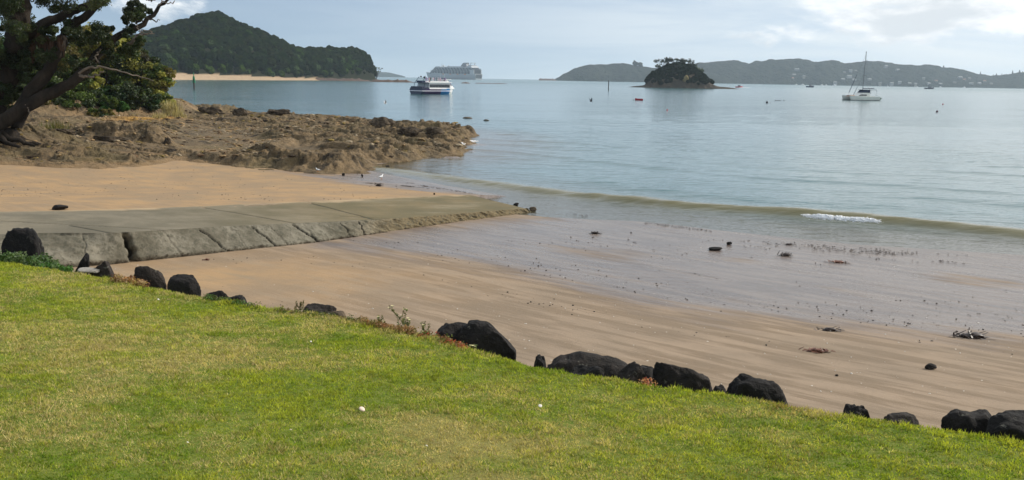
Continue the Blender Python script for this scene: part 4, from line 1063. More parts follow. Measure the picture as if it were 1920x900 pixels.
def make_hill():
    pxs = np.linspace(-700, 706, 420); ss = np.linspace(-20, 380, 120); A, B = np.meshgrid(pxs, ss)
    X, D, z, t = hill_pos(A.ravel(), B.ravel()); D_ = D
    bumpz = 3*fbm(X*.03, D_*.03, 3, 800)*np.clip(t, 0, 1)*np.clip((705-A.ravel())/60, 0, 1)
    n, m = A.shape; i = np.arange(n-1)[:, None]*m+np.arange(m-1)[None, :]
    f = np.stack([i, i+1, i+m+1, i+m], -1).reshape(-1, 4)
    bare = np.where((t <= .0) & (A.ravel() < 600), 1., 0.); bare = np.maximum(bare, .0)
    o = mesh_np('hill', np.c_[X, D_, z+bumpz], f, hillm.m, attrs={'bare': bare}); tag(o, kind='structure')
    r = np.random.default_rng(21); n = 5200
    px = r.uniform(-250, 703, n); W = np.interp(px, [300, 560, 705], [190, 120, 60]); b0 = np.interp(px, [310, 560, 640], [36, 22, 10])
    s = b0+2+r.random(n)**.9*(W*1.12-b0); X, D, z, t = hill_pos(px, s)
    z += 3*fbm(X*.03, D*.03, 3, 800)*np.clip(t, 0, 1)
    rad = r.uniform(1.8, 5.8, n)*np.where(r.random(n) < .1, 1.2, 1)*np.interp(px, [600, 690], [1, .75]); low = t < .08
    base = np.array([[.035, .048, .016], [.028, .040, .016], [.045, .058, .02], [.05, .05, .022], [.022, .035, .014]])[r.integers(5, size=n)]
    br = (fbm(X*.02, D*.02, 3, 820) > .18) & (r.random(n) < .5) & (t < .7); base[br] = np.array([.075, .105, .03])
    gy = (r.random(n) < .05) & (t < .5); base[gy] = np.array([.14, .16, .11])
    base[low & (r.random(n) < .35)] = np.array([.12, .15, .04])
    pts = np.c_[X, D, z+rad*.35]
    front = np.nonzero((t < .16) & (px > 290))[0]
    allk = np.ones(n, bool)
    # the front row can be told apart: trees of their own
    pick = []; last = -1e9
    for k in front[np.argsort(px[front])]:
        if px[k]-last > 6.5: pick.append(k); last = px[k]
    allk[pick] = False
    forest('forest', pts[allk], rad[allk], base[allk], 'dense dark evergreen forest covering the pointed hill', 'forest', 31)
    T = crown_templates(6, 3, 77, .34)
    for j, k in enumerate(pick):
        v, f = T[j % 6]; rr = rad[k]*1.15; root = empty('forest_tree', (X[k], D[k]-1.5, z[k]))
        fr = (px[k]-290)/413
        cl_ = 'pale yellow green' if base[k][1] > .14 else 'fresh green' if base[k][1] > .1 else 'dark green'
        wh = 'above the wide part of the far beach' if px[k] < 430 else 'above the narrowing far beach' if px[k] < 560 else 'on the rocky headland shore'
        tag(root, f'{cl_} front row tree {wh}', 'tree', f'{cl_} trees in the front row {wh}')
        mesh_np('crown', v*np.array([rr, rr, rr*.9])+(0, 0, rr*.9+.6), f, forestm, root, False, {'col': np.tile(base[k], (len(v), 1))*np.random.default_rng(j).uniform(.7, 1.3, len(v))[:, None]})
        tb = MB(); tb.tube([(0, 0, -.5), (.1, 0, rr*.9)], [.35, .22], 7); tb.build('trunk', bark, root, True)
    # low reddish rocks at the waterline of the point, and reefs running out to sea
make_hill()
def low_reef(name, px0, px1, py, Y, h, label, seed, dep=14, mt=None, grp=None):
    a = at_Y(px0, py, Y)[0]; b = at_Y(px1, py, Y)[0]; n = max(12, int(abs(b-a)/1.2)); m = 10
    xs = np.linspace(a, b, n); ys = np.linspace(-dep/2, dep/2, m); X, YY = np.meshgrid(xs, ys)
    e = np.minimum(sst(0, .12, (X-a)/(b-a)), sst(1, .75, (X-a)/(b-a))); z = h*(.35+.9*ridged(X*.11, YY*.2, 4, seed))*e*(1-(YY/dep*2)**2)-.25
    i = np.arange(m-1)[:, None]*n+np.arange(n-1)[None, :]; f = np.stack([i, i+1, i+n+1, i+n], -1).reshape(-1, 4)
    o = mesh_np(name, np.c_[X.ravel(), YY.ravel(), z.ravel()], f, mt or redrock, loc=(0, Y, 0)); tag(o, label, 'reef', grp)
redrock = paint('red_brown_rock', (.13, .085, .065), .9, .25, .4)
low_reef('low_reef', 690, 784, 153.5, 1000, 3.2, 'long low brown rock spit running out from the headland point towards the ferry', 1)
low_reef('low_reef', 560, 706, 151, 1090, 3.5, 'reddish shore rocks along the foot of the headland', 2, 24)
low_reef('low_reef', 864, 884, 154.5, 1000, 1.6, 'short dark rock awash right of the ferry', 3)
low_reef('low_reef', 886, 960, 154, 1030, .9, 'thin line of rocks almost under water right of the cruise ship', 4)
# small bare tree on the point
def point_tree():
    g = hill_pos(np.array([699.]), np.array([25.])); root = empty('cliff_tree', (float(g[0][0])+6, float(g[1][0])-10, 2)); tag(root, 'scraggy half bare tree leaning off the end of the headland', 'tree')
    mb = MB(); r = np.random.default_rng(3); cl = []
    for i in range(6):
        a = r.uniform(-.4, 1.2); q = smooth_path([(0, 0, 0), (1+a*2, 0, 7), (2+a*5, r.normal(0, 1), 10+r.uniform(0, 6))], 8, .1, i); mb.tube(q, np.linspace(.35, .08, 8), 6); cl.append((*q[-1], 1.5, 1.5, 1.)); cl.append((*q[-3], 1.2, 1.2, .8))
    mb.build('trunk', bark, root, True); v, f, c = leaf_cloud(cl, 40, .4, [DG, MG], 4); mesh_np('crown', v, f, leafm, root, False, {'col': c})
point_tree()

# ---------------------------------------------------------------- islet
def make_islet():
    Y0 = 870; c = at_Y(1272, 165, Y0); cx = c[0]; k = Y0/FOC
    prof = [(1178, 0), (1190, .8), (1205, 1.6), (1214, 2.4), (1217, 8), (1222, 12), (1230, 14), (1240, 16.5), (1250, 19), (1268, 21.5), (1290, 19), (1302, 16), (1312, 12.5), (1322, 8.5), (1328, 6.5), (1332, 4), (1342, 1.8), (1358, 1.4), (1372, .8), (1384, 0)]
    pp = np.array(prof, float); hx = at_Y(1178, 165, Y0)[0]; x1 = at_Y(1384, 165, Y0)[0]
    xs = np.linspace(hx, x1, 300); ys = np.linspace(-34, 34, 120); X, Yg = np.meshgrid(xs, ys)
    P_ = np.interp(X, np.linspace(hx, x1, 200), np.interp(np.linspace(1178, 1384, 200), pp[:, 0], pp[:, 1]))
    q = np.abs(Yg)/30; Z = P_*np.clip(1-q**3, -.2, 1)**.6 if False else P_*np.clip(1-q**2.6, 0, 1)
    Z = np.where(P_ > 3, np.maximum(Z, 1.6*(q < 1)*(1-q**6)), Z)
    Z += (1.3*ridged(X*.12, Yg*.15, 4, 901)-.5)*np.clip(P_*.5, 0, 1)*(q < 1)-.35*(q > .97)-.2
    n, m = X.shape; i = np.arange(n-1)[:, None]*m+np.arange(m-1)[None, :]
    f = np.stack([i, i+1, i+m+1, i+m], -1).reshape(-1, 4)
    t = NT('islet_rock'); n1 = t.noise(.12, 5, .65, t.pos('World')); n2 = t.noise(.6, 5, .7, t.pos('World'))
    t.base(t.mix(t.mr(n1, .4, .62), (.055, .045, .035), t.mix(t.mr(n2, .4, .6), (.11, .085, .06), (.075, .06, .045))), .9, .1, t.bump(n2, .8, .9))
    o = mesh_np('islet', np.c_[X.ravel(), Yg.ravel(), Z.ravel()], f, t.m, loc=(0, Y0, 0)); tag(o, kind='structure')
    r = np.random.default_rng(41); pts = []; rad = []; col = []
    for _ in range(900):
        px = r.uniform(1215, 1328); ph = np.interp(px, pp[:, 0], pp[:, 1]); yy = r.uniform(-28, 24); zz = ph*max(0, 1-(abs(yy)/30)**2.6)
        if zz < 3.5+2.5*r.random(): continue
        rr = r.uniform(1.1, 2.4); pts.append((at_Y(px, 165, Y0)[0], Y0+yy, zz+rr*.2)); rad.append(rr)
        col.append(np.array([(.016, .024, .010), (.022, .03, .012), (.026, .028, .013)][r.integers(3)]))
    forest('islet_scrub', pts, rad, col, 'dark scrub cloaking the steep sides of the small islet', 'scrub', 43)
    # ochre scar is a bare slab of rock
    v, f = rock_verts(6, 5, 9, 5, .6, 3); p = at_Y(1285, 150, Y0-25); tag(mesh_np('cliff_scar', v, f, paint('scar_ochre', (.22, .17, .07), .9, .2, .5), loc=tuple(p)), 'yellowish bare rock scar low on the front of the islet', 'rock')
    v, f = rock_verts(9, 8, 7, 6, .6, 3); p = at_Y(1326, 156, Y0-8); tag(mesh_np('cliff_scar', v, f, paint('scar_tan', (.26, .20, .15), .9, .2, .5), loc=tuple(p)), 'tan bare rock knob at the right foot of the islet', 'rock')
    # umbrella shaped trees on top
    TT = [(1242, 115, 13, 6, 'airy flat topped tree at the left end of the islet crest'), (1254, 112, 6, 5, 'small pointed tree just right of the left flat topped tree on the islet'), (1267, 113, 13, 4, 'darkest umbrella shaped tree in the middle of the islet crest'), (1288, 115, 12, 5.5, 'airy spreading tree right of the middle one on the islet'), (1299, 122, 8, 5, 'smaller tree at the right shoulder of the islet crest'), (1234, 124, 5, 3, 'tiny pale green tree sticking out of the left slope of the islet'), (1326, 149, 5, 4, 'lone dark shrub on the right foot of the islet'), (1311, 132, 8, 7, 'greener tree on the right slope of the islet')]
    for j, (px, py, rx, ry, lb) in enumerate(TT):
        top = at_Y(px, py, Y0-2); gz = float(np.interp(px+r.normal(0, 1), pp[:, 0], pp[:, 1]))*.95
        base = np.array([at_Y(px*.85+1268*.15, py, Y0)[0], Y0-2, min(gz, top[2]-3)]); root = empty('islet_tree', tuple(base)); tag(root, lb, 'tree', 'trees on the islet'); L = base
        cl = [];
        for q in range(30):
            cl.append((top[0]+r.uniform(-1, 1)*rx*k, top[1]+r.normal(0, 2), top[2]+r.normal(0, ry*k*.35), rx*k*.24, rx*k*.24, ry*k*.38))
        v, f, cc = leaf_cloud(cl, 60, .32, [(.025, .035, .014), (.035, .05, .02)] if j not in (5, 7) else [(.06, .08, .03)], 60+j); mesh_np('crown', v-L, f, leafm, root, False, {'col': cc})
        mb = MB()
        for q in range(5):
            e = cl[q*3]; mb.tube(smooth_path([base-L, ((base+np.array(e[:3]))/2-L)+(r.normal(0, .4), 0, .5), np.array(e[:3])-L], 7), np.linspace(.32, .12, 7), 6)
        mb.build('trunk', bark, root, True)
    # tiny bush on the left flat
make_islet()

# ---------------------------------------------------------------- far headlands
farm_ = NT('far_hill'); n1 = farm_.noise(.008, 6, .65, farm_.pos('World')); n2 = farm_.noise(.05, 4, .7, farm_.pos('World'))
farm_.base(farm_.mix(farm_.mr(n2, .4, .6), (.012, .018, .014), (.03, .036, .024)), .95, .05, farm_.bump(n2, 20, 1.)); farm_ = farm_.m
def bear(px):
    hy = 147+.0172*(px-960); d = Fv+Rv*((px-960)/FOC)[..., None]+Uv*((450-hy)/FOC)[..., None]
    return d[..., 0]/d[..., 1]
def far_hill(name, prof, Y0, dep, amp, seed, shore):
    px = np.linspace(prof[0][0], prof[-1][0], 620); cr = np.interp(px, *zip(*prof)); hy = 147+.0172*(px-960)
    Hc = np.maximum(H+(hy-cr)/FOC*(Y0+dep*.45), .2); ss = np.linspace(0, dep, 46); A, B = np.meshgrid(px, ss); Hh = np.tile(Hc, (46, 1))
    t = B/dep; up = np.where(t < .45, np.sin(np.clip(t/.45, 0, 1)*math.pi/2)**.85, np.cos((t-.45)/.55*math.pi/2))
    D = Y0+B+40*fbm(A*.02, B*0, 2, seed+9); X = bear(A)*D
    # spurs and gullies
    sp = fbm(X*.0045, D*.0012, 3, seed+4)
    Z = np.maximum(Hh-amp, 0)*up*(1-.42*np.clip(sp+.2, 0, 1)*np.sin(np.clip(t/.45, 0, 1)*math.pi))
    Z += amp*(.9*fbm(X*.035, D*.02, 3, seed)+.6*fbm(X*.012, D*.01, 2, seed+2)+.5)*np.clip(t*14, 0, 1)*np.clip(Hh/30, 0, 1)*(t < .95)-.5
    n, m = A.shape; i = np.arange(n-1)[:, None]*m+np.arange(m-1)[None, :]
    f = np.stack([i, i+1, i+m+1, i+m], -1).reshape(-1, 4)
    o = mesh_np(name, np.c_[X.ravel(), D.ravel(), Z.ravel()], f, farm_); tag(o, kind='structure'); return X, D, Z, A
profA = [(1018, 147.5), (1040, 146.5), (1048, 143), (1058, 136), (1070, 130), (1085, 125), (1105, 121), (1125, 120), (1145, 119), (1165, 118), (1185, 121), (1205, 124), (1222, 127), (1250, 128), (1290, 130), (1340, 138), (1380, 150)]
profB = [(1255, 150), (1270, 132), (1290, 119), (1310, 117), (1335, 115.5), (1360, 115), (1378, 114), (1392, 118), (1402, 120), (1415, 115), (1440, 112), (1462, 112), (1480, 111), (1494, 109.5), (1510, 111), (1525, 116), (1545, 114), (1560, 115), (1580, 118), (1610, 116), (1645, 115), (1665, 118), (1690, 121), (1720, 122), (1745, 123), (1765, 125), (1790, 127), (1812, 132), (1832, 138), (1850, 141), (1870, 141), (1885, 139), (1905, 136), (1925, 134), (1960, 128), (2100, 120), (2300, 135), (2420, 160)]
far_hill('hill', profA, 3900, 420, 5, 1001, 0)
hb = far_hill('hill', profB, 4150, 620, 7, 1011, 0)
far_hill('hill', [(560, 142), (640, 137), (700, 134.5), (725, 135), (745, 139), (760, 143)], 6600, 500, 3, 1021, 0)
low_reef('low_reef', 1008, 1046, 148.5, 3800, 9, 'tiny dark rocks off the left end of the far headland', 9, 60)
# tall tree clump on headland A
def far_tree(px, py0, py1, w, Y, label, seed, conif=False, grp=None):
    top = at_Y(px, py0, Y); bot = at_Y(px, py1, Y); h = top[2]-bot[2]; W = w/FOC*Y; root = empty('pine_tree' if conif else 'hilltop_tree', tuple(bot)); tag(root, label, 'tree', grp)
    mb = MB(); mb.tube([(0, 0, -10), (0, 0, h*.9)], [1.2, .5], 6); mb.build('trunk', bark, root, True); mb = MB(); r = np.random.default_rng(seed)
    if conif:
        for i in range(7):
            z = h*(.12+.8*i/7); rr = W/2*(1.05-i/7.5); n = 10; v = [(0, 0, z+h*.16)]+[(math.cos(a*.628)*rr*(1 if a % 2 else .7), math.sin(a*.628)*rr*(1 if a % 2 else .7), z-(.02*h if a % 2 else 0)) for a in range(n)]
            mb.add(v, [(0, 1+a, 1+(a+1) % n) for a in range(n)]+[tuple(range(n, 0, -1))])
        mb.build('crown', dkleaf, root)
    else:
        V = []; F = []; k = 0
        for i in range(9):
            v, f = crown_templates(1, 2, seed+i)[0]; s = W*.3; V.append(v*s+np.array([r.uniform(-.32, .32)*W, r.normal(0, W*.1), h*r.uniform(.35, .85)])); F.append(f+k); k += len(v)
        mesh_np('crown', np.concatenate(V), np.concatenate(F), dkleaf, root, False)
dkleaf = paint('dark_leaf', (.018, .024, .014), .9, .2, .1)
far_tree(1191, 114, 127, 10, 4080, 'tall dark tree clump poking above the left far headland', 1)
far_tree(1201, 117, 127, 10, 4080, 'lower right half of the tree clump on the left far headland', 2)
for j, (px, py, b, w) in enumerate(((1769, 122, 128, 6), (1838, 133, 142, 4), (1868, 137, 143, 5), (1878, 137, 143, 4), (1887, 138, 143, 4), (1898, 131, 141, 6), (1911, 130, 141, 8), (1917, 133, 141, 6), (1862, 139, 143, 4))):
    far_tree(px, py, b, w, 4420, ['conical pine standing alone on the far ridge right of the yacht', 'faint slim pine at the low saddle of the far ridge', 'dark pine left of a group on the far ridge', 'second pine of the group left of the tallest', 'pine right before the tallest ones on the far ridge', 'tall pine left of the tallest on the far ridge', 'tallest dark pine at the far right end of the ridge', 'pine cut by the right edge of the picture', 'smallest pine near the saddle of the far ridge'][j], 50+j, True, 'pines on the far ridge')
hm_w = [paint('house_wall_white', (.30, .30, .30), .7, .05), paint('house_wall_cream', (.28, .26, .22), .7, .05), paint('roof_grey', (.16, .16, .17), .6, .1), paint('roof_red', (.30, .12, .08), .7, .1)]
def houses():
    hs = [(1494, 131, 8, 'upper hillside left of the yacht'), (1488, 141, 8, 'upper hillside left of the yacht'), (1507, 144, 5, 'upper hillside left of the yacht'), (1486, 148, 4, 'upper hillside left of the yacht'), (1583, 136, 4, 'slope right behind the yacht stays'), (1595, 133, 6, 'slope right behind the yacht stays'), (1604, 133, 5, 'slope right behind the yacht stays'), (1592, 144, 9, 'slope right behind the yacht stays'), (1580, 149, 7, 'slope right behind the yacht stays'), (1601, 150, 7, 'slope right behind the yacht stays'), (1630, 149, 7, 'slope right of the yacht mast'), (1661, 125, 6, 'high on the far ridge'), (1683, 132, 7, 'high on the far ridge'), (1672, 157, 6, 'waterfront right of the yacht'), (1687, 155, 6, 'waterfront right of the yacht'), (1705, 157, 6, 'waterfront right of the yacht'), (1716, 158, 5, 'waterfront right of the yacht'), (1732, 147, 5, 'waterfront right of the yacht'), (1741, 157, 7, 'waterfront right of the yacht'), (1755, 152, 5, 'waterfront right of the yacht'), (1763, 158, 6, 'waterfront right of the yacht'), (1790, 156, 5, 'village below the saddle'), (1800, 146, 8, 'village below the saddle'), (1808, 150, 5, 'village below the saddle'), (1817, 148, 5, 'village below the saddle'), (1821, 157, 7, 'village below the saddle'), (1836, 157, 6, 'village below the saddle'), (1846, 153, 5, 'village below the saddle'), (1650, 157, 5, 'waterfront right of the yacht'), (1566, 155, 6, 'waterfront left of the yacht stays'), (1858, 158, 5, 'village below the saddle')]
    r = np.random.default_rng(9); BX, BD, BZ, BA = hb
    for j, (px, py, w, wh) in enumerate(hs):
        d = ray(px, py); ci = int(np.argmin(abs(BA[0]-px))); col_z = BZ[:, ci]; col_d = BD[:, ci]
        lz = H+d[2]/d[1]*col_d; k = np.nonzero(col_z >= lz)[0]; k = k[0] if len(k) else 3; k = min(max(k, 1), 20)
        Y = col_d[k]-8; p = at_Y(px, py, Y); p[2] = max(p[2], 2.5)-3; W = w/FOC*Y; hh = r.uniform(5, 7.5)
        mb = MB(); mb.box(-W/2, W/2, -5, 5, -8, hh, 0); mb.add([(-W/2-.6, -5.8, hh), (W/2+.6, -5.8, hh), (W/2+.6, 5.8, hh), (-W/2-.6, 5.8, hh), (-W/2, 0, hh+3), (W/2, 0, hh+3)], [(0, 1, 5, 4), (2, 3, 4, 5), (1, 2, 5), (3, 0, 4), (0, 3, 2, 1)], 1)
        lt = w >= 6; o = mb.build('house', [hm_w[0 if lt else 1], hm_w[2 + (j % 4 == 3)] if not lt else hm_w[0]], loc=tuple(p)); o.rotation_euler = (0, 0, r.uniform(-.4, .4))
        cc = 'white' if lt else 'cream'; rf = 'a pale roof' if lt else ('a red roof' if j % 4 == 3 else 'a grey roof')
        tag(o, f'tiny far {cc} house with {rf}, {wh}', 'house', f'{cc} houses with {rf}, {wh}')
houses()
#PART3
# ---------------------------------------------------------------- boats
white = paint('boat_white', (.80, .80, .80), .35, .03, 1, .5); glass = NT('dark_glass').base((.02, .025, .035), .15, .6)
navy = paint('hull_navy', (.012, .014, .045), .3, .1, 1, .5); steel = paint('steel_grey', (.22, .23, .25), .5, .1)
blue_dark = paint('canvas_navy', (.03, .045, .09), .7, .1); dark = paint('dark_trim', (.02, .02, .03), .5, .1)
redp = paint('paint_red', (.50, .03, .04), .5, .1); orange = paint('paint_orange', (.75, .28, .05), .5, .1); woodm = paint('pile_wood', (.06, .05, .04), .9, .2, 4); greenp = paint('paint_green', (.02, .22, .10), .5, .1)
def hull_secs(L, B, dk, bowh, draft=.5, n=14, fine=.55, stern=1.):
    out = []
    for i in range(n+1):
        u = i/n; x = -L/2+L*u; w = B/2*(stern+(1-stern)*min(1, u*3))*(1 if u < fine else math.cos((u-fine)/(1-fine)*math.pi/2)**.75); w = max(w, .02)
        h = dk+(bowh-dk)*max(0, (u-.45)/.55)**1.6; kx = x-(0 if u < .85 else (u-.85)*L*.35)
        out.append([(x, -w, h), (x-(x-kx)*.4, -w*.93, h*.4), (kx, -w*.72, -draft*.4), (kx, 0, -draft), (kx, w*.72, -draft*.4), (x-(x-kx)*.4, w*.93, h*.4), (x, w, h)])
    return out
PPL = None
def person_mesh():
    m = MB(); n = 10
    def ring(cx, cy, z, rx, ry): return [(cx+math.cos(a*6.283/n)*rx, cy+math.sin(a*6.283/n)*ry, z) for a in range(n)]
    # trunk, neck and head as one loft; legs and arms lofts starting inside it
    m.loft([ring(0, 0, .82, .15, .19), ring(0, 0, 1.0, .12, .16), ring(0, 0, 1.3, .13, .20), ring(0, 0, 1.43, .10, .17), ring(0, 0, 1.48, .05, .06), ring(.01, 0, 1.54, .05, .05), ring(.02, 0, 1.58, .085, .075), ring(.02, 0, 1.66, .10, .085), ring(.01, 0, 1.73, .08, .07), ring(.01, 0, 1.765, .03, .03)])
    for s in (-1, 1):
        m.tube([(0, s*.09, .9), (.02, s*.09, .5), (0, s*.09, .06), (.10, s*.09, .04)], [.085, .06, .045, .04], 7)
        m.tube([(0, s*.19, 1.40), (0, s*.25, 1.15), (.10, s*.24, .95), (.18, s*.22, .92)], [.05, .042, .033, .04], 7)
    return m
def ferry():
    Yf = 342; a = at_Y(795, 176, Yf); th = R_(46)
    c = at_Y(815, 176, Yf); root = empty('ferry_boat', (c[0], c[1], 0), th)
    root.scale = (1.16, 1.12, 1.0); tag(root, 'white and blue passenger ferry crowded with people, heading right in front of the cruise ship', 'ferry')
    L_, B_ = 15.2, 6.2
    hm = NT('ferry_hull'); sp = hm.n('ShaderNodeSeparateXYZ'); hm.link(hm.pos('Object'), sp.inputs[0]); x = sp.outputs[0]; z = sp.outputs[2]
    c1 = hm.mix(hm.math('GREATER_THAN', x, 0.2), (.05, .02, .09), (.01, .16, .42)); c2 = hm.mix(hm.math('GREATER_THAN', x, 4.1), c1, (.8, .8, .78))
    c2 = hm.mix(hm.math('LESS_THAN', x, -6.4), c2, (.015, .02, .06))
    stripe = hm.math('MULTIPLY', hm.math('GREATER_THAN', z, 1.02), hm.math('LESS_THAN', z, 1.3)); c2 = hm.mix(stripe, c2, (.75, .72, .76)); hm.base(c2, .3, .5)
    m = MB(); m.loft(hull_secs(L_, B_, 1.75, 2.5, .5, 20, .62)); m.build('hull', hm.m, root)
    m = MB(); m.box(-4.6, 4.8, -2.75, 2.75, 1.78, 4.0, 0, (-4.4, 3.9, -2.6, 2.6)); m.box(4.8, 6.6, -2.0, 2.0, 1.9, 3.0, 0, (4.6, 5.8, -1.7, 1.7)); m.build('cabin', white, root)
    for s in (-1, 1):
        m = MB(); y0 = s*2.72; y1 = s*2.80
        for k in range(7): m.box(-4.3+k*1.18, -3.22+k*1.18, min(y0, y1), max(y0, y1), 2.35, 3.45)
        m.build('window_band', glass, root); 
        m = MB(); m.box(-4.6, 2.3, min(s*2.76, s*3.1), max(s*2.76, s*3.1), 1.78, 2.05); m.build('rub_rail', white, root)
        m = MB()
        for k in range(12): m.tube([(-4.2+k*.75, s*2.75, 4.18), (-4.2+k*.75, s*2.75, 5.1)], .025, 5)
        for zz in (4.6, 5.1): m.tube([(-4.2, s*2.75, zz), (4.1, s*2.75, zz)], .03, 5)
        m.build('railing', steel, root)
    m = MB(); m.box(4.8, 5.4, -1.2, -1.0, 2.3, 2.7); m.box(3.95, 4.7, -2.62, 2.62, 3., 3.6, 0, (3.6, 4.3, -2.55, 2.55)); m.build('front_window', glass, root)
    m = MB(); m.box(-5.0, 4.7, -2.95, 2.95, 4.0, 4.18); m.box(-4.2, 2.6, -2.9, -2.84, 4.18, 4.6); m.box(-4.2, 2.6, 2.84, 2.9, 4.18, 4.6); m.build('upper_deck', white, root)
    m = MB(); m.box(3.0, 4.6, -1.7, 1.7, 4.18, 5.15, 0, (2.8, 4.0, -1.6, 1.6)); m.box(2.5, 5.2, -1.9, 1.9, 5.15, 5.3); m.build('wheelhouse', white, root)
    m = MB(); m.box(-7.5, -4.6, -2.9, 2.9, 1.7, 2.3); m.box(-7.4, -6.2, -2.6, 2.6, 2.3, 2.7); m.build('stern_bulwark', navy, root)
    m = MB()
    m.box(-6.8, -4.4, -2.7, 2.7, 3.9, 4.05, 0, (-6.2, -4.4, -2.7, 2.7))
    for s in (-1, 1):
        for x_ in (-6.4, -5.): m.tube([(x_, s*2.5, 1.7), (x_+.4, s*2.5, 3.95)], .07, 6)
        m.tube([(-6.6, s*1.6, 4.), (-5., s*1.6, 6.0)], .1, 6)
    m.box(-6.2, -4.8, -1.3, 1.3, 4.05, 4.7); m.build('stern_canopy', blue_dark, root)
    m = MB(); m.tube([(-5.0, -1.6, 5.6), (-5.0, 1.6, 5.6)], .08, 6); m.ell((-5.3, -1.3, 5.9), (.28, .28, .3)); m.ell((-4.7, 1.0, 6.1), (.3, .3, .25)); m.tube([(-3.8, 0, 4.1), (-3.9, 0, 6.4)], .06, 6); m.tube([(-4.4, 0, 5.9), (-3.2, 0, 5.9)], .05, 6); m.build('radar_arch', dark, root)
    m = MB(); m.tube([(3.2, -1.0, 5.3), (3.0, -1.0, 7.3)], .03, 5); m.tube([(3.2, 1.0, 5.3), (3.1, 1.0, 6.8)], .03, 5); m.build('antenna', white, root)
    m = MB()
    for k in range(9): m.tube([(4.9+k*.3, (1 if k % 2 else -1)*max(.2, 2.2-k*.27), 2.3), (4.9+k*.3, (1 if k % 2 else -1)*max(.2, 2.2-k*.27), 3.2)], .03, 5)
    m.tube([(4.9, -2.2, 3.2), (6.2, -1.2, 3.25), (7.2, 0, 3.3), (6.2, 1.2, 3.25), (4.9, 2.2, 3.2)], .035, 5); m.build('bow_rail', steel, root)
    # passengers
    r = np.random.default_rng(3); pm = person_mesh(); shirts = [((.7, .68, .68), 'white'), ((.05, .05, .14), 'navy'), ((.45, .08, .14), 'red'), ((.35, .2, .4), 'purple'), ((.75, .5, .55), 'pink'), ((.06, .06, .06), 'black')]
    mats = [paint('clothes_'+n, c, .8, .1) for c, n in shirts]; protos = [None]*6
    spots = [(-4+.52*k, (-2.35, -1.2, .4)[k % 3]+r.normal(0, .15), 4.18) for k in range(15)]+[(5.5, .9, 2.1), (5.9, -.7, 2.15), (5.2, -1.3, 2.1)]
    for k, (x_, y_, z_) in enumerate(spots):
        q = int(r.integers(6))
        if protos[q] is None: o = pm.build('person', mats[q], smooth=True); protos[q] = o
        else: o = protos[q].copy(); C.objects.link(o)
        ct, st = math.cos(th), math.sin(th); x_ *= 1.16; y_ *= 1.12; wz = z_; o.location = (c[0]+x_*ct-y_*st, c[1]+x_*st+y_*ct, z_); o.rotation_euler = (0, 0, r.random()*6.28)
        wh = 'open upper deck' if z_ > 4 else 'foredeck'
        tag(o, f'passenger in {shirts[q][1]} clothes standing on the {wh} of the ferry', 'person', f'passengers in {shirts[q][1]} on the ferry {wh}')
ferry()

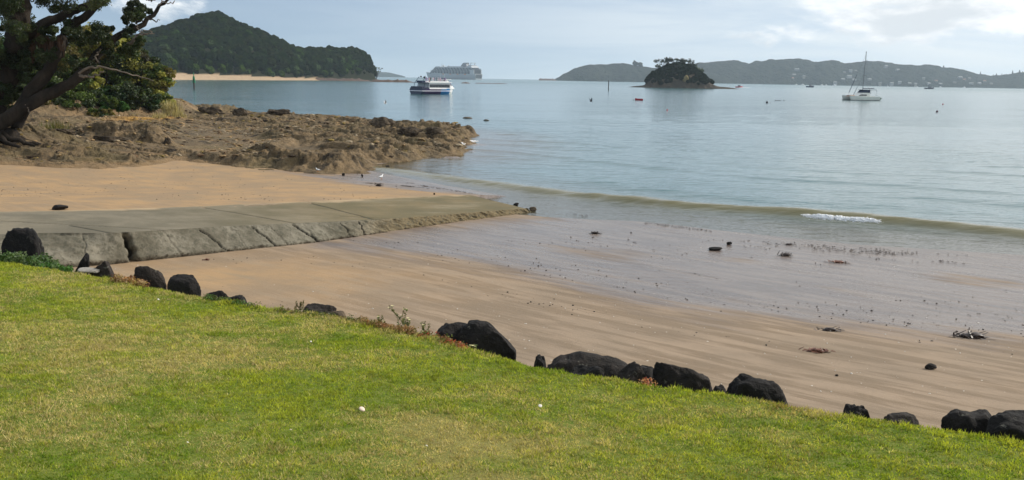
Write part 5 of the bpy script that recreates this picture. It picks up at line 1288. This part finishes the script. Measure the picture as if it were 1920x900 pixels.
def cruise_ship():
    shipw = paint('ship_white_shaded', (.50, .52, .54), .4, .03, .2)  # white paint greyed: the shade on the ship's side is in the colour
    Y = 3300; th = math.pi-R_(49); c = at_Y(846, 146, Y); root = empty('cruise_ship', (c[0], c[1]+20, 0), th); root.scale = (1.2, 1, .98)
    tag(root, 'huge white multi deck cruise ship anchored on the horizon behind the ferry', 'cruise ship')
    L = 250; B = 34
    m = MB(); secs = hull_secs(L, B, 19, 24, 4, 24, .72, .96); m.loft(secs); m.build('hull', shipw, root)
    m = MB(); m.loft([[(x*.998, y*1.004, min(z, 1.2)) for x, y, z in q] for q in hull_secs(L, B, 1.2, 1.2, 4, 24, .72, .96)]); m.build('boot_stripe', steel, root)
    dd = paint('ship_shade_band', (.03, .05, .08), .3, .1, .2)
    n = 8
    for k in range(n):
        z = 19+k*2.6; x0 = -119+max(0, k-3)*2.4; x1 = 92-k*3.4; inner = MB(); inner.box(x0+1, x1-1, -B/2+2.2, B/2-2.2, z, z+2.6); inner.build('deck_wall', dd, root)
        sl = MB(); sl.box(x0, x1, -B/2+.2, B/2-.2, z+2.3, z+2.62)
        if k > 1:
            for s in (-1, 1): sl.box(x0, x1, min(s*(B/2-.2), s*(B/2-.5)), max(s*(B/2-.2), s*(B/2-.5)), z+.1, z+.45)
        for s in (-1, 1):
            for q in range(int((x1-x0)/14)): sl.box(x0+2+q*14, x0+2.8+q*14, min(s*(B/2-.3), s*(B/2-2.3)), max(s*(B/2-.3), s*(B/2-2.3)), z, z+2.3)
        sl.build('deck_slab', shipw, root)
    for s in (-1, 1):
        sc = MB(); sc.box(-120, -103, min(s*(B/2-2.3), s*(B/2-.1)), max(s*(B/2-2.3), s*(B/2-.1)), 14.9, 33); sc.build('stern_quarter', shipw, root)
        for q in range(8):
            lb = MB(); x_ = -80+q*17; lb.loft([[(x_-5+i*2.5, s*(B/2-.6)+math.cos(a*.785)*1.6*[.3, 1, 1, 1, .3][i], 17.2+math.sin(a*.785)*1.5*[.4, 1, 1, 1, .4][i]) for a in range(8)] for i in range(5)]); lb.build('lifeboat', orange if q % 2 == 0 else shipw, root)
    m = MB(); m.box(-80, 60, -14, 14, 39.8, 42.4); m.box(-60, 10, -12, 12, 42.4, 44.6); m.box(40, 66, -15, 15, 39.8, 44, 0, (40, 61, -15, 15)); m.box(60, 66, -19.5, 19.5, 30.5, 33.4); m.build('top_house', shipw, root)
    m = MB(); m.box(62, 88, -13.6, 13.6, 27, 30); m.build('bridge_front', shipw, root)
    m = MB(); m.box(59.5, 66.3, -19.8, 19.8, 31.2, 32.6); m.build('bridge_window', glass, root)
    m = MB(); m.loft([[(-78, -8, 44), (-50, -8, 44), (-50, 8, 44), (-78, 8, 44)], [(-74, -6.5, 52), (-55, -6.5, 52), (-55, 6.5, 52), (-74, 6.5, 52)], [(-75, -5, 57), (-61, -5, 57), (-61, 5, 57), (-75, 5, 57)]]); m.build('funnel', steel, root)
    m = MB(); m.box(-110, -84, -15.5, 15.5, 39.8, 45.5, 0, (-104, -86, -15, 15)); m.box(-104, -88, -10, 10, 45.5, 49); m.build('aft_house', shipw, root)
    m = MB(); m.tube([(-96, -9, 49), (-100, -9, 56)], 1., 6); m.tube([(-96, 9, 49), (-100, 9, 56)], 1., 6); m.box(-102, -98, -10, 10, 54.5, 56.5); m.build('aft_wing', shipw, root)
    m = MB(); m.tube([(48, 0, 44), (46, 0, 55)], [1.2, .4], 8); m.build('mast', shipw, root)
    for q in ((46, -7, 46), (32, 7, 45.5), (20, -5, 45)): m = MB(); m.ell(q, (3, 3, 3.4)); m.build('radome', shipw, root)
    m = MB()
    for k in range(6): m.box(-126, -124.3, -13, 13, 5+k*2.2, 6.2+k*2.2)
    for k in range(7): m.box(-119.9, -118.6, -14.5, 14.5, 19.6+k*2.6, 21.2+k*2.6)
    m.build('stern_window', glass, root)
cruise_ship()

def yacht():
    Y = 366; c = at_Y(1613, 187, Y); th = math.pi+R_(14); root = empty('sailing_catamaran', (c[0], c[1], 0), th); tag(root, 'white sailing catamaran with tall bare mast and dark furled sail, at anchor on the right', 'sailing boat')
    L = 12.8
    gel = paint('gelcoat', (.72, .73, .68), .35, .05, 1, .5)
    for s in (-1, 1):
        m = MB(); m.loft([[(x, y+s*2.6, z) for x, y, z in q] for q in hull_secs(L, 1.5, 1.45, 1.75, .45, 16, .5, .8)]); m.build('hull', gel, root)
        m = MB(); m.loft([[(x, y+s*2.6, z) for x, y, z in q] for q in hull_secs(L+.04, 1.54, .12, .12, .4, 16, .5, .8)]); m.build('waterline_stripe', dark, root)
        m = MB()
        for k in range(10): m.tube([(-5+k*1.15, s*3.2, 1.4), (-5+k*1.15, s*3.2, 2.2)], .02, 4)
        m.tube([(-5, s*3.2, 2.2), (5.5, s*3.1, 2.35), (6.3, s*2.6, 2.4)], .02, 4); m.build('railing', white, root)
    m = MB(); m.box(-4.6, 3.2, -2.6, 2.6, .8, 1.6); m.build('bridge_deck', gel, root)
    m = MB(); m.box(-2.6, 2.8, -2.3, 2.3, 1.6, 2.45, 0, (-2.6, 1.2, -2.1, 2.1)); m.box(-2.6, .9, -2.0, 2.0, 2.45, 2.9, 0, (-2.6, .2, -1.8, 1.8)); m.build('cabin', gel, root)
    m = MB(); m.box(-1.2, 2.3, -2.36, 2.36, 1.75, 2.25, 0, (-1.2, 1.4, -2.2, 2.2)); m.build('cabin_window', glass, root)
    m = MB(); m.box(-2.8, .3, -1.9, 1.9, 2.9, 3.9, 0, (-2.8, -.6, -1.8, 1.8)); m.build('windscreen', blue_dark, root)
    m = MB(); m.box(-5.6, .0, -2.1, 2.1, 3.9, 4.02); 
    for s in (-1, 1): m.tube([(-5.4, s*2, 1.5), (-5.4, s*2, 3.9)], .04, 5); m.tube([(-3, s*2, 2.4), (-3, s*2, 3.9)], .04, 5)
    m.build('bimini', blue_dark, root)
    m = MB(); m.tube([(-.7, 0, 2.9), (-1.0, 0, 18.)], [.16, .11], 8); m.build('mast', steel, root)
    m = MB(); m.tube([(-.9, 0, 17.9), (-1.1, 0, 18.3)], .14, 6); m.tube([(-1.2, -1.1, 9.5), (-1.0, 0, 9.4), (-1.2, 1.1, 9.5)], .05, 5); m.build('mast_head', dark, root)
    m = MB(); m.tube([(-.8, 0, 4.4), (-5.6, 0, 4.5)], .14, 6); m.build('boom', blue_dark, root)
    m = MB(); m.tube([(5.6, 0, 1.7), (-.95, 0, 17.2)], .03, 5); m.tube([(-6, -2.6, 1.6), (-1, 0, 17.8)], .02, 4)
    for s in (-1, 1): m.tube([(-1.2, s*3.1, 1.5), (-1.2, s*1.1, 9.5), (-1, 0, 17)], .02, 4)
    m.tube([(5.8, -2.6, 1.7), (5.8, 2.6, 1.7)], .07, 6); m.build('rigging', steel, root)
    m = MB(); m.tube([(5.1, 0, 2.9), (2.3, 0, 9.6)], [.13, .08], 6); m.build('furled_jib', blue_dark, root)
    m = MB(); m.tube([(3.1, 0, 2.0), (1.6, 0, 5.2)], [.11, .06], 6); m.tube([(1.6, 0, 5.2), (-.9, 0, 10.5)], .02, 4); m.build('furled_staysail', blue_dark, root)
    m = MB(); m.box(3.3, 5.4, -1.4, 1.4, 1.45, 1.9, 0, (3.4, 5.2, -1.1, 1.1)); m.build('deck_cover', paint('cover_tan', (.60, .38, .26), .8), root)
    d = MB(); d.loft([[(x*1.-7.4, y, z+.45) for x, y, z in q] for q in hull_secs(2.9, 1.4, .55, .75, .15, 8, .5)])
    a = math.cos(th), math.sin(th); o = d.build('dinghy', paint('dinghy_green', (.35, .42, .36), .6), loc=(c[0], c[1], 0)); o.rotation_euler = (0, 0, th); tag(o, 'small greenish dinghy hanging off the stern of the sailing catamaran', 'dinghy')
    pm = person_mesh().build('person', paint('clothes_maroon', (.25, .04, .07), .8), smooth=True, loc=(c[0]-3.2*a[0]+1.2*-a[1]*-1, c[1]-3.2*a[1]-1.2*a[0]*-1, 1.6)); tag(pm, 'person in maroon standing in the cockpit of the sailing catamaran', 'person')
yacht()

def small_boat(px, py, L, col, label, kind='motor', Y=None, head=0.3, mast=0, grp=None):
    Y = Y or at_z(px, py, 0)[1]; p = at_Y(px, py, Y); root = empty('motor_boat' if kind == 'motor' else 'moored_boat', (p[0], p[1], 0), head); tag(root, label, 'boat', grp)
    m = MB(); m.loft(hull_secs(L, L*.32, L*.13, L*.19, .3, 10, .5)); m.build('hull', col, root)
    m = MB(); m.box(-L*.12, L*.18, -L*.1, L*.1, L*.12, L*.32, 0, (-L*.12, L*.1, -L*.09, L*.09)); m.build('cabin', steel if col is not white else white, root)
    if mast: m = MB(); m.tube([(0, 0, L*.2), (0, 0, mast)], [L*.012+.1, .1], 6); m.build('mast', steel, root)
    return root
small_boat(1386, 160, 9, redp, 'small red and dark motor boat with white wake right of the islet', Y=1100)
w_ = MB(); w_.ell((0, 0, 0), (9, 2.0, .35)); q = at_Y(1391, 160, 1100); tag(w_.build('boat_wake', paint('wake_white', (.8, .8, .8), .6), smooth=True, loc=(q[0], q[1], 0)), 'short white wake around the red motor boat', 'wake', kind='stuff')
small_boat(1520, 161, 15, blue_dark, 'dark hulled moored yacht with a mast far out left of the sailing catamaran', 'y', 1500, .5, 22)
small_boat(1743, 163, 17, navy, 'dark low moored vessel far out right of the sailing catamaran', 'y', 1700, .1, 19)
MBP = [(1493, 158, 11, 0, 'white boat moored by the far shore, third left of the catamaran'), (1505, 158, 14, 0, 'white launch moored by the far shore just left of the dark hulled yacht'), (1541, 158.5, 13, 12, 'white yacht moored by the far shore left of the catamaran'), (1549, 159, 12, 10, 'small white yacht near the catamaran stays by the far shore'), (1565, 159, 16, 14, 'white moored yacht by the far shore nearest the catamaran'), (1664, 161, 10, 16, 'white yacht by the far shore first right of the catamaran'), (1763, 163, 12, 0, 'white launch by the far shore right of the dark low vessel'), (1808, 164, 14, 18, 'white yacht with a pale sail shape by the far shore under the village'), (1720, 162, 10, 0, 'small white boat by the far shore left of the dark low vessel')]
for px, py, L, ms, lb in MBP: small_boat(px, py, L, white, lb, 'y', 3300, .4, ms, 'small white boats moored along the far shore')

def buoy(px, py, r_, mt, label, Y=None, grp='mooring buoys'):
    p = at_z(px, py, 0); sc = p[1]/FOC; r = r_*sc; root = empty('mooring_buoy', (p[0], p[1], 0)); tag(root, label, 'buoy', grp)
    m = MB(); m.ell((0, 0, r*.45), (r, r, r*.95), 16, 10); m.build('float', mt, root, True)
    m = MB(); m.tube([(0, 0, r*1.2), (0, 0, r*1.8)], r*.12, 6); m.build('ring_post', dark, root)
buoy(1757, 210, 2.1, paint('buoy_maroon', (.12, .04, .06), .5), 'dark maroon mooring buoy, nearer of the two right of the catamaran')
buoy(1768, 196, 1.3, redp, 'tiny reddish mooring buoy just above the dark maroon one')
buoy(1251, 207, 1.5, redp, 'tiny red buoy below the islet reflection')
buoy(1438, 193, 2.2, dark, 'dark mooring buoy between islet and catamaran')
buoy(1444, 193, .9, steel, 'tiny grey float touching the dark mooring buoy')
buoy(1454, 189, 1.3, steel, 'small grey float above and right of the dark mooring buoy')
buoy(1470, 189, 1.3, steel, 'outermost grey float right of the dark mooring buoy')
def floating_pole():
    a = at_z(1457, 188.5, .05); m = MB(); s = a[1]/FOC; m.tube([(-1*s, 0, .02), (3*s, .2, .1), (7*s, 0, .02)], .4*s, 6); tag(m.build('floating_log', dark, loc=tuple(a)), 'thin dark log afloat between two grey floats', 'log')
floating_pole()
def dinghy():
    p = at_z(1198, 188, 0); s = p[1]/FOC; root = empty('rowing_dinghy', (p[0], p[1], 0), math.pi-.1); tag(root, 'small red open dinghy floating below the left end of the islet', 'dinghy')
    L = 15*s; m = MB(); n = 12
    secs = hull_secs(L, L*.36, L*.19, L*.25, .1, n, .45); v = [p_ for q in secs for p_ in q]; f = []
    for i in range(n):
        for j in range(6): f.append((i*7+j, i*7+j+1, (i+1)*7+j+1, (i+1)*7+j))
    f.append(tuple(range(7))); f.append(tuple(n*7+j for j in range(7))); m.add(v, f); m.build('hull', redp, root)
    for u in (-.2, .1):
        m = MB(); m.box(L*u, L*(u+.06), -L*.16, L*.16, L*.13, L*.15); m.build('thwart', woodm, root)
    m = MB(); m.tube([(L*.5, 0, L*.18), (L*.75, 0, 0)], .02, 5); m.build('painter_rope', steel, root)
    q = at_z(1188, 188, 0); m = MB(); m.ell((0, 0, .05), (s*1.4, s*1.4, s*1.)); tag(m.build('mooring_buoy', steel, loc=tuple(q), smooth=True), 'tiny pale float tied off the bow of the red dinghy', 'buoy', 'mooring buoys')
dinghy()
def pile(px, py0, py1, Y, w, mt, label, name='marker_pile', board=None, cone=False):
    p = at_Y(px, py1, Y); t = at_Y(px, py0, Y); root = empty(name, (p[0], p[1], 0)); tag(root, label, 'channel marker'); h = t[2]; s = Y/FOC
    m = MB(); m.tube([(0, 0, -1), (0, 0, h*(.62 if board else 1))], [w*s/2, w*s/2*.85], 10); m.build('pile', woodm, root)
    if board:
        m = MB(); m.box(-w*s*.9, w*s*.9, -w*s*.35, w*s*.35, h*.38, h*.78, 0, (-w*s*.45, w*s*.45, -w*s*.3, w*s*.3)); m.build('board', board, root)
        m = MB(); m.tube([(0, 0, h*.78), (0, 0, h)], w*s*.22, 8); m.build('lamp_post', board, root)
pile(1141, 151, 163, 560, 1.8, woodm, 'lone dark marker post in the water left of the islet')
pile(364, 136, 164, 360, 3., woodm, 'green topped channel beacon post in front of the far beach', board=greenp)
def bird(name, loc, span, mt, label, pose='stand', rz=0., grp=None):
    """gull shaped: body, tail, head with bill; wings raised or folded, legs"""
    root = empty(name, tuple(loc), rz); tag(root, label, 'bird', grp); s = span; m = MB(); n = 10
    ax = [(-.24, .02, .01), (-.18, .05, .03), (-.06, .085, .07), (.06, .085, .075), (.13, .055, .05), (.17, .04, .038), (.21, .045, .043), (.25, .034, .034), (.28, .012, .012), (.32, .004, .004)]
    zc = [.20, .20, .19, .20, .25, .30, .34, .35, .345, .335] if pose == 'stand' else [.02, .01, 0, 0, .01, .02, .03, .03, .025, .02]
    m.loft([[(x*s, math.cos(a*.628)*ry*s, (z+math.sin(a*.628)*rz_)*s) for a in range(n)] for (x, ry, rz_), z in zip(ax, zc)]); m.build('body', mt, root, True)
    wm = wing_g if mt is not dark else dark
    if pose == 'stand':
        for k in (-1, 1):
            m = MB(); m.loft([[(x*s, (k*.085+k*.012*math.cos(a*.785))*s, (z+w*math.sin(a*.785))*s) for a in range(8)] for x, z, w in ((.09, .22, .04), (0, .21, .055), (-.14, .20, .035), (-.30, .19, .008))]); m.build('wing', wm, root, True)
        m = MB()
        for k in (-1, 1): m.tube([(0, k*.04*s, .15*s), (0, k*.04*s, 0)], .008*s, 5); m.box(0, .05*s, (k*.04-.015)*s, (k*.04+.015)*s, 0, .005*s)
        m.build('legs', orange, root)
    else:
        for k, up in ((-1, 1.0), (1, .75)):
            m = MB(); P_ = [(0, .05, 0, .11), (.03, .28, .20*up, .12), (-.02, .50, .42*up, .08), (-.10, .66, .62*up, .015)]
            v = []
            for (x, y, z, w) in P_: v += [((x+w)*s, k*y*s*.75, z*s), ((x-w)*s, k*y*s*.75, z*s), ((x-w*.2)*s, k*y*s*.75, z*s+.018*s)]
            m.add(v, [(i*3+a, i*3+b, i*3+3+b, i*3+3+a) for i in range(3) for a, b in ((0, 1), (1, 2), (2, 0))]+[(0, 2, 1), (9, 10, 11)]); m.build('wing', wm, root)
gullw = paint('feather_white', (.82, .82, .80), .8, .03); wing_g = paint('feather_grey', (.50, .52, .54), .8, .05)
g = ground_pix(715, 336); bird('gull', g, .75, gullw, 'white gull standing at the water edge where the seaweed line begins', 'stand', 1.2, 'gulls')
g = ground_pix(596, 326)+(0, 0, .12); bird('gull', g, .62, gullw, 'white gull with half spread wings on the wet sand below the reef', 'stand', 2.6, 'gulls')
bird('gull', at_Y(722, 194, 75), .5, gullw, 'white gull flying low over the water left of the ferry with wings raised', 'fly', .5, 'gulls')
bird('cormorant', at_Y(1108, 190, 150), 1.0, dark, 'dark bird with wings raised just above the water left of the red dinghy', 'fly', .3)
# ---------------------------------------------------------------- haze and light
def haze():
    m = MB(); m.box(-6200, 6200, -600, 7800, -1.5, 135)
    mt = bpy.data.materials.new('haze_air'); mt.use_nodes = True; nt = mt.node_tree; nt.nodes.remove(nt.nodes['Principled BSDF'])
    v = nt.nodes.new('ShaderNodeVolumePrincipled'); v.inputs['Color'].default_value = (.74, .87, 1, 1); v.inputs['Density'].default_value = HAZE_D; v.inputs['Anisotropy'].default_value = .2
    nt.links.new(v.outputs[0], nt.nodes['Material Output'].inputs['Volume']); o = m.build('haze', mt); tag(o, kind='stuff')
HAZE_D = .72e-4
haze()
SUN_EL = R_(34); SUN_AZ = R_(68)
def world():
    w = bpy.data.worlds.new('World'); S.world = w; w.use_nodes = True; nt = w.node_tree; N = nt.nodes; L = nt.links
    bg = N['Background']; bg.inputs[1].default_value = .118
    tc = N.new('ShaderNodeTexCoord'); dirv = tc.outputs['Generated']
    def mth(op, a, b=0., c=None):
        r = N.new('ShaderNodeMath'); r.operation = op
        for i, q in enumerate((a, b) if c is None else (a, b, c)):
            if hasattr(q, 'node'): L.new(q, r.inputs[i])
            else: r.inputs[i].default_value = q
        return r.outputs[0]
    def mr(v, a, b, c=0., d=1.):
        r = N.new('ShaderNodeMapRange'); r.interpolation_type = 'SMOOTHSTEP'; L.new(v, r.inputs[0])
        for i, q in enumerate((a, b, c, d)): r.inputs[i+1].default_value = q
        return r.outputs[0]
    def mix(f, a, b):
        r = N.new('ShaderNodeMix'); r.data_type = 'RGBA'
        if hasattr(f, 'node'): L.new(f, r.inputs[0])
        else: r.inputs[0].default_value = f
        for s_, q in ((r.inputs[6], a), (r.inputs[7], b)):
            if hasattr(q, 'node'): L.new(q, s_)
            else: s_.default_value = (*q, 1)
        return r.outputs[2]
    sp = N.new('ShaderNodeSeparateXYZ'); L.new(dirv, sp.inputs[0]); x, y, z = sp.outputs
    # the part of the sky above the horizon haze: look a little higher into the sky model
    cm = N.new('ShaderNodeCombineXYZ'); L.new(x, cm.inputs[0]); L.new(y, cm.inputs[1]); L.new(mth('ADD', mth('MULTIPLY', mth('MAXIMUM', z, -.02), .84), .13), cm.inputs[2])
    nrm = N.new('ShaderNodeVectorMath'); nrm.operation = 'NORMALIZE'; L.new(cm.outputs[0], nrm.inputs[0])
    sky = N.new('ShaderNodeTexSky'); sky.sky_type = 'NISHITA'; sky.sun_disc = False
    sky.sun_elevation = SUN_EL; sky.sun_rotation = SUN_AZ; sky.air_density = 1.; sky.dust_density = 1.; sky.ozone_density = 2.5
    L.new(nrm.outputs[0], sky.inputs[0])
    def noise(scale, sc, det=5, rough=.55, dist=0, off=(0, 0, 0)):
        mp = N.new('ShaderNodeMapping'); L.new(dirv, mp.inputs[0]); mp.inputs['Scale'].default_value = sc; mp.inputs['Location'].default_value = off
        n = N.new('ShaderNodeTexNoise'); L.new(mp.outputs[0], n.inputs[0]); n.inputs['Scale'].default_value = scale; n.inputs['Detail'].default_value = det; n.inputs['Roughness'].default_value = rough; n.inputs['Distortion'].default_value = dist
        return n.outputs[0]
    n_str = noise(3., (1, 1, 9), 5, .6, .4); n_cum = noise(7., (1, 1, 2.2), 7, .6, .2); n_shade = noise(9., (1, 1, 2.6), 6, .6, .2, (.3, 0, .35))
    veil = mth('MULTIPLY', mr(x, -.3, .45, .22, .96), mr(n_str, .3, .7, .55, 1.))
    veil = mth('MAXIMUM', veil, mr(z, .06, -.01, 0, .35))
    veil = mth('MAXIMUM', veil, mth('MULTIPLY', mr(z, .05, .22, 0, .75), mr(x, -.7, -.1, .35, 1.)))  # bright veil higher up, added to brighten what the sea reflects
    col = mix(veil, sky.outputs[0], (7.6, 8.15, 8.4))
    # cumulus: top right, low left, and scattered higher up for the light and the reflections
    cov = mth('MULTIPLY', mr(x, .12, .38), mr(z, .02, .06))
    lx = mth('POWER', mth('DIVIDE', mth('SUBTRACT', x, -.345), .055), 2.); lz = mth('POWER', mth('DIVIDE', mth('SUBTRACT', z, .062), .022), 2.)
    covl = mr(mth('ADD', lx, lz), 1.6, .1)
    cov = mth('MAXIMUM', cov, mth('MULTIPLY', covl, .95)); cov = mth('MAXIMUM', cov, mr(z, .1, .2, 0, .45))
    thr = mth('ADD', n_cum, mth('MULTIPLY', cov, .30)); cm_ = mr(thr, .66, .80)
    cc = mix(mr(n_shade, .42, .62), (9.2, 9.4, 9.5), (6.6, 7.1, 7.5))
    col = mix(cm_, col, cc); L.new(col, bg.inputs[0])
world()
sd_ = bpy.data.lights.new('sun', 'SUN'); sd_.energy = 4.0; sd_.angle = R_(.55); sd_.color = (1, .93, .82)
so = bpy.data.objects.new('sun', sd_); C.objects.link(so)
dv = Vector((math.sin(SUN_AZ)*math.cos(SUN_EL), math.cos(SUN_AZ)*math.cos(SUN_EL), math.sin(SUN_EL)))
so.rotation_euler = dv.to_track_quat('Z', 'Y').to_euler(); so.location = (30, 20, 40)
S.view_settings.view_transform = 'Standard'; S.view_settings.look = 'None'; S.view_settings.exposure = 0; S.view_settings.gamma = 1
S.view_settings.use_curve_mapping = False
S.render.engine = 'CYCLES'; S.cycles.use_denoising = True
S.cycles.max_bounces = 6; S.cycles.diffuse_bounces = 3; S.cycles.glossy_bounces = 3; S.cycles.transparent_max_bounces = 8; S.cycles.volume_bounces = 1
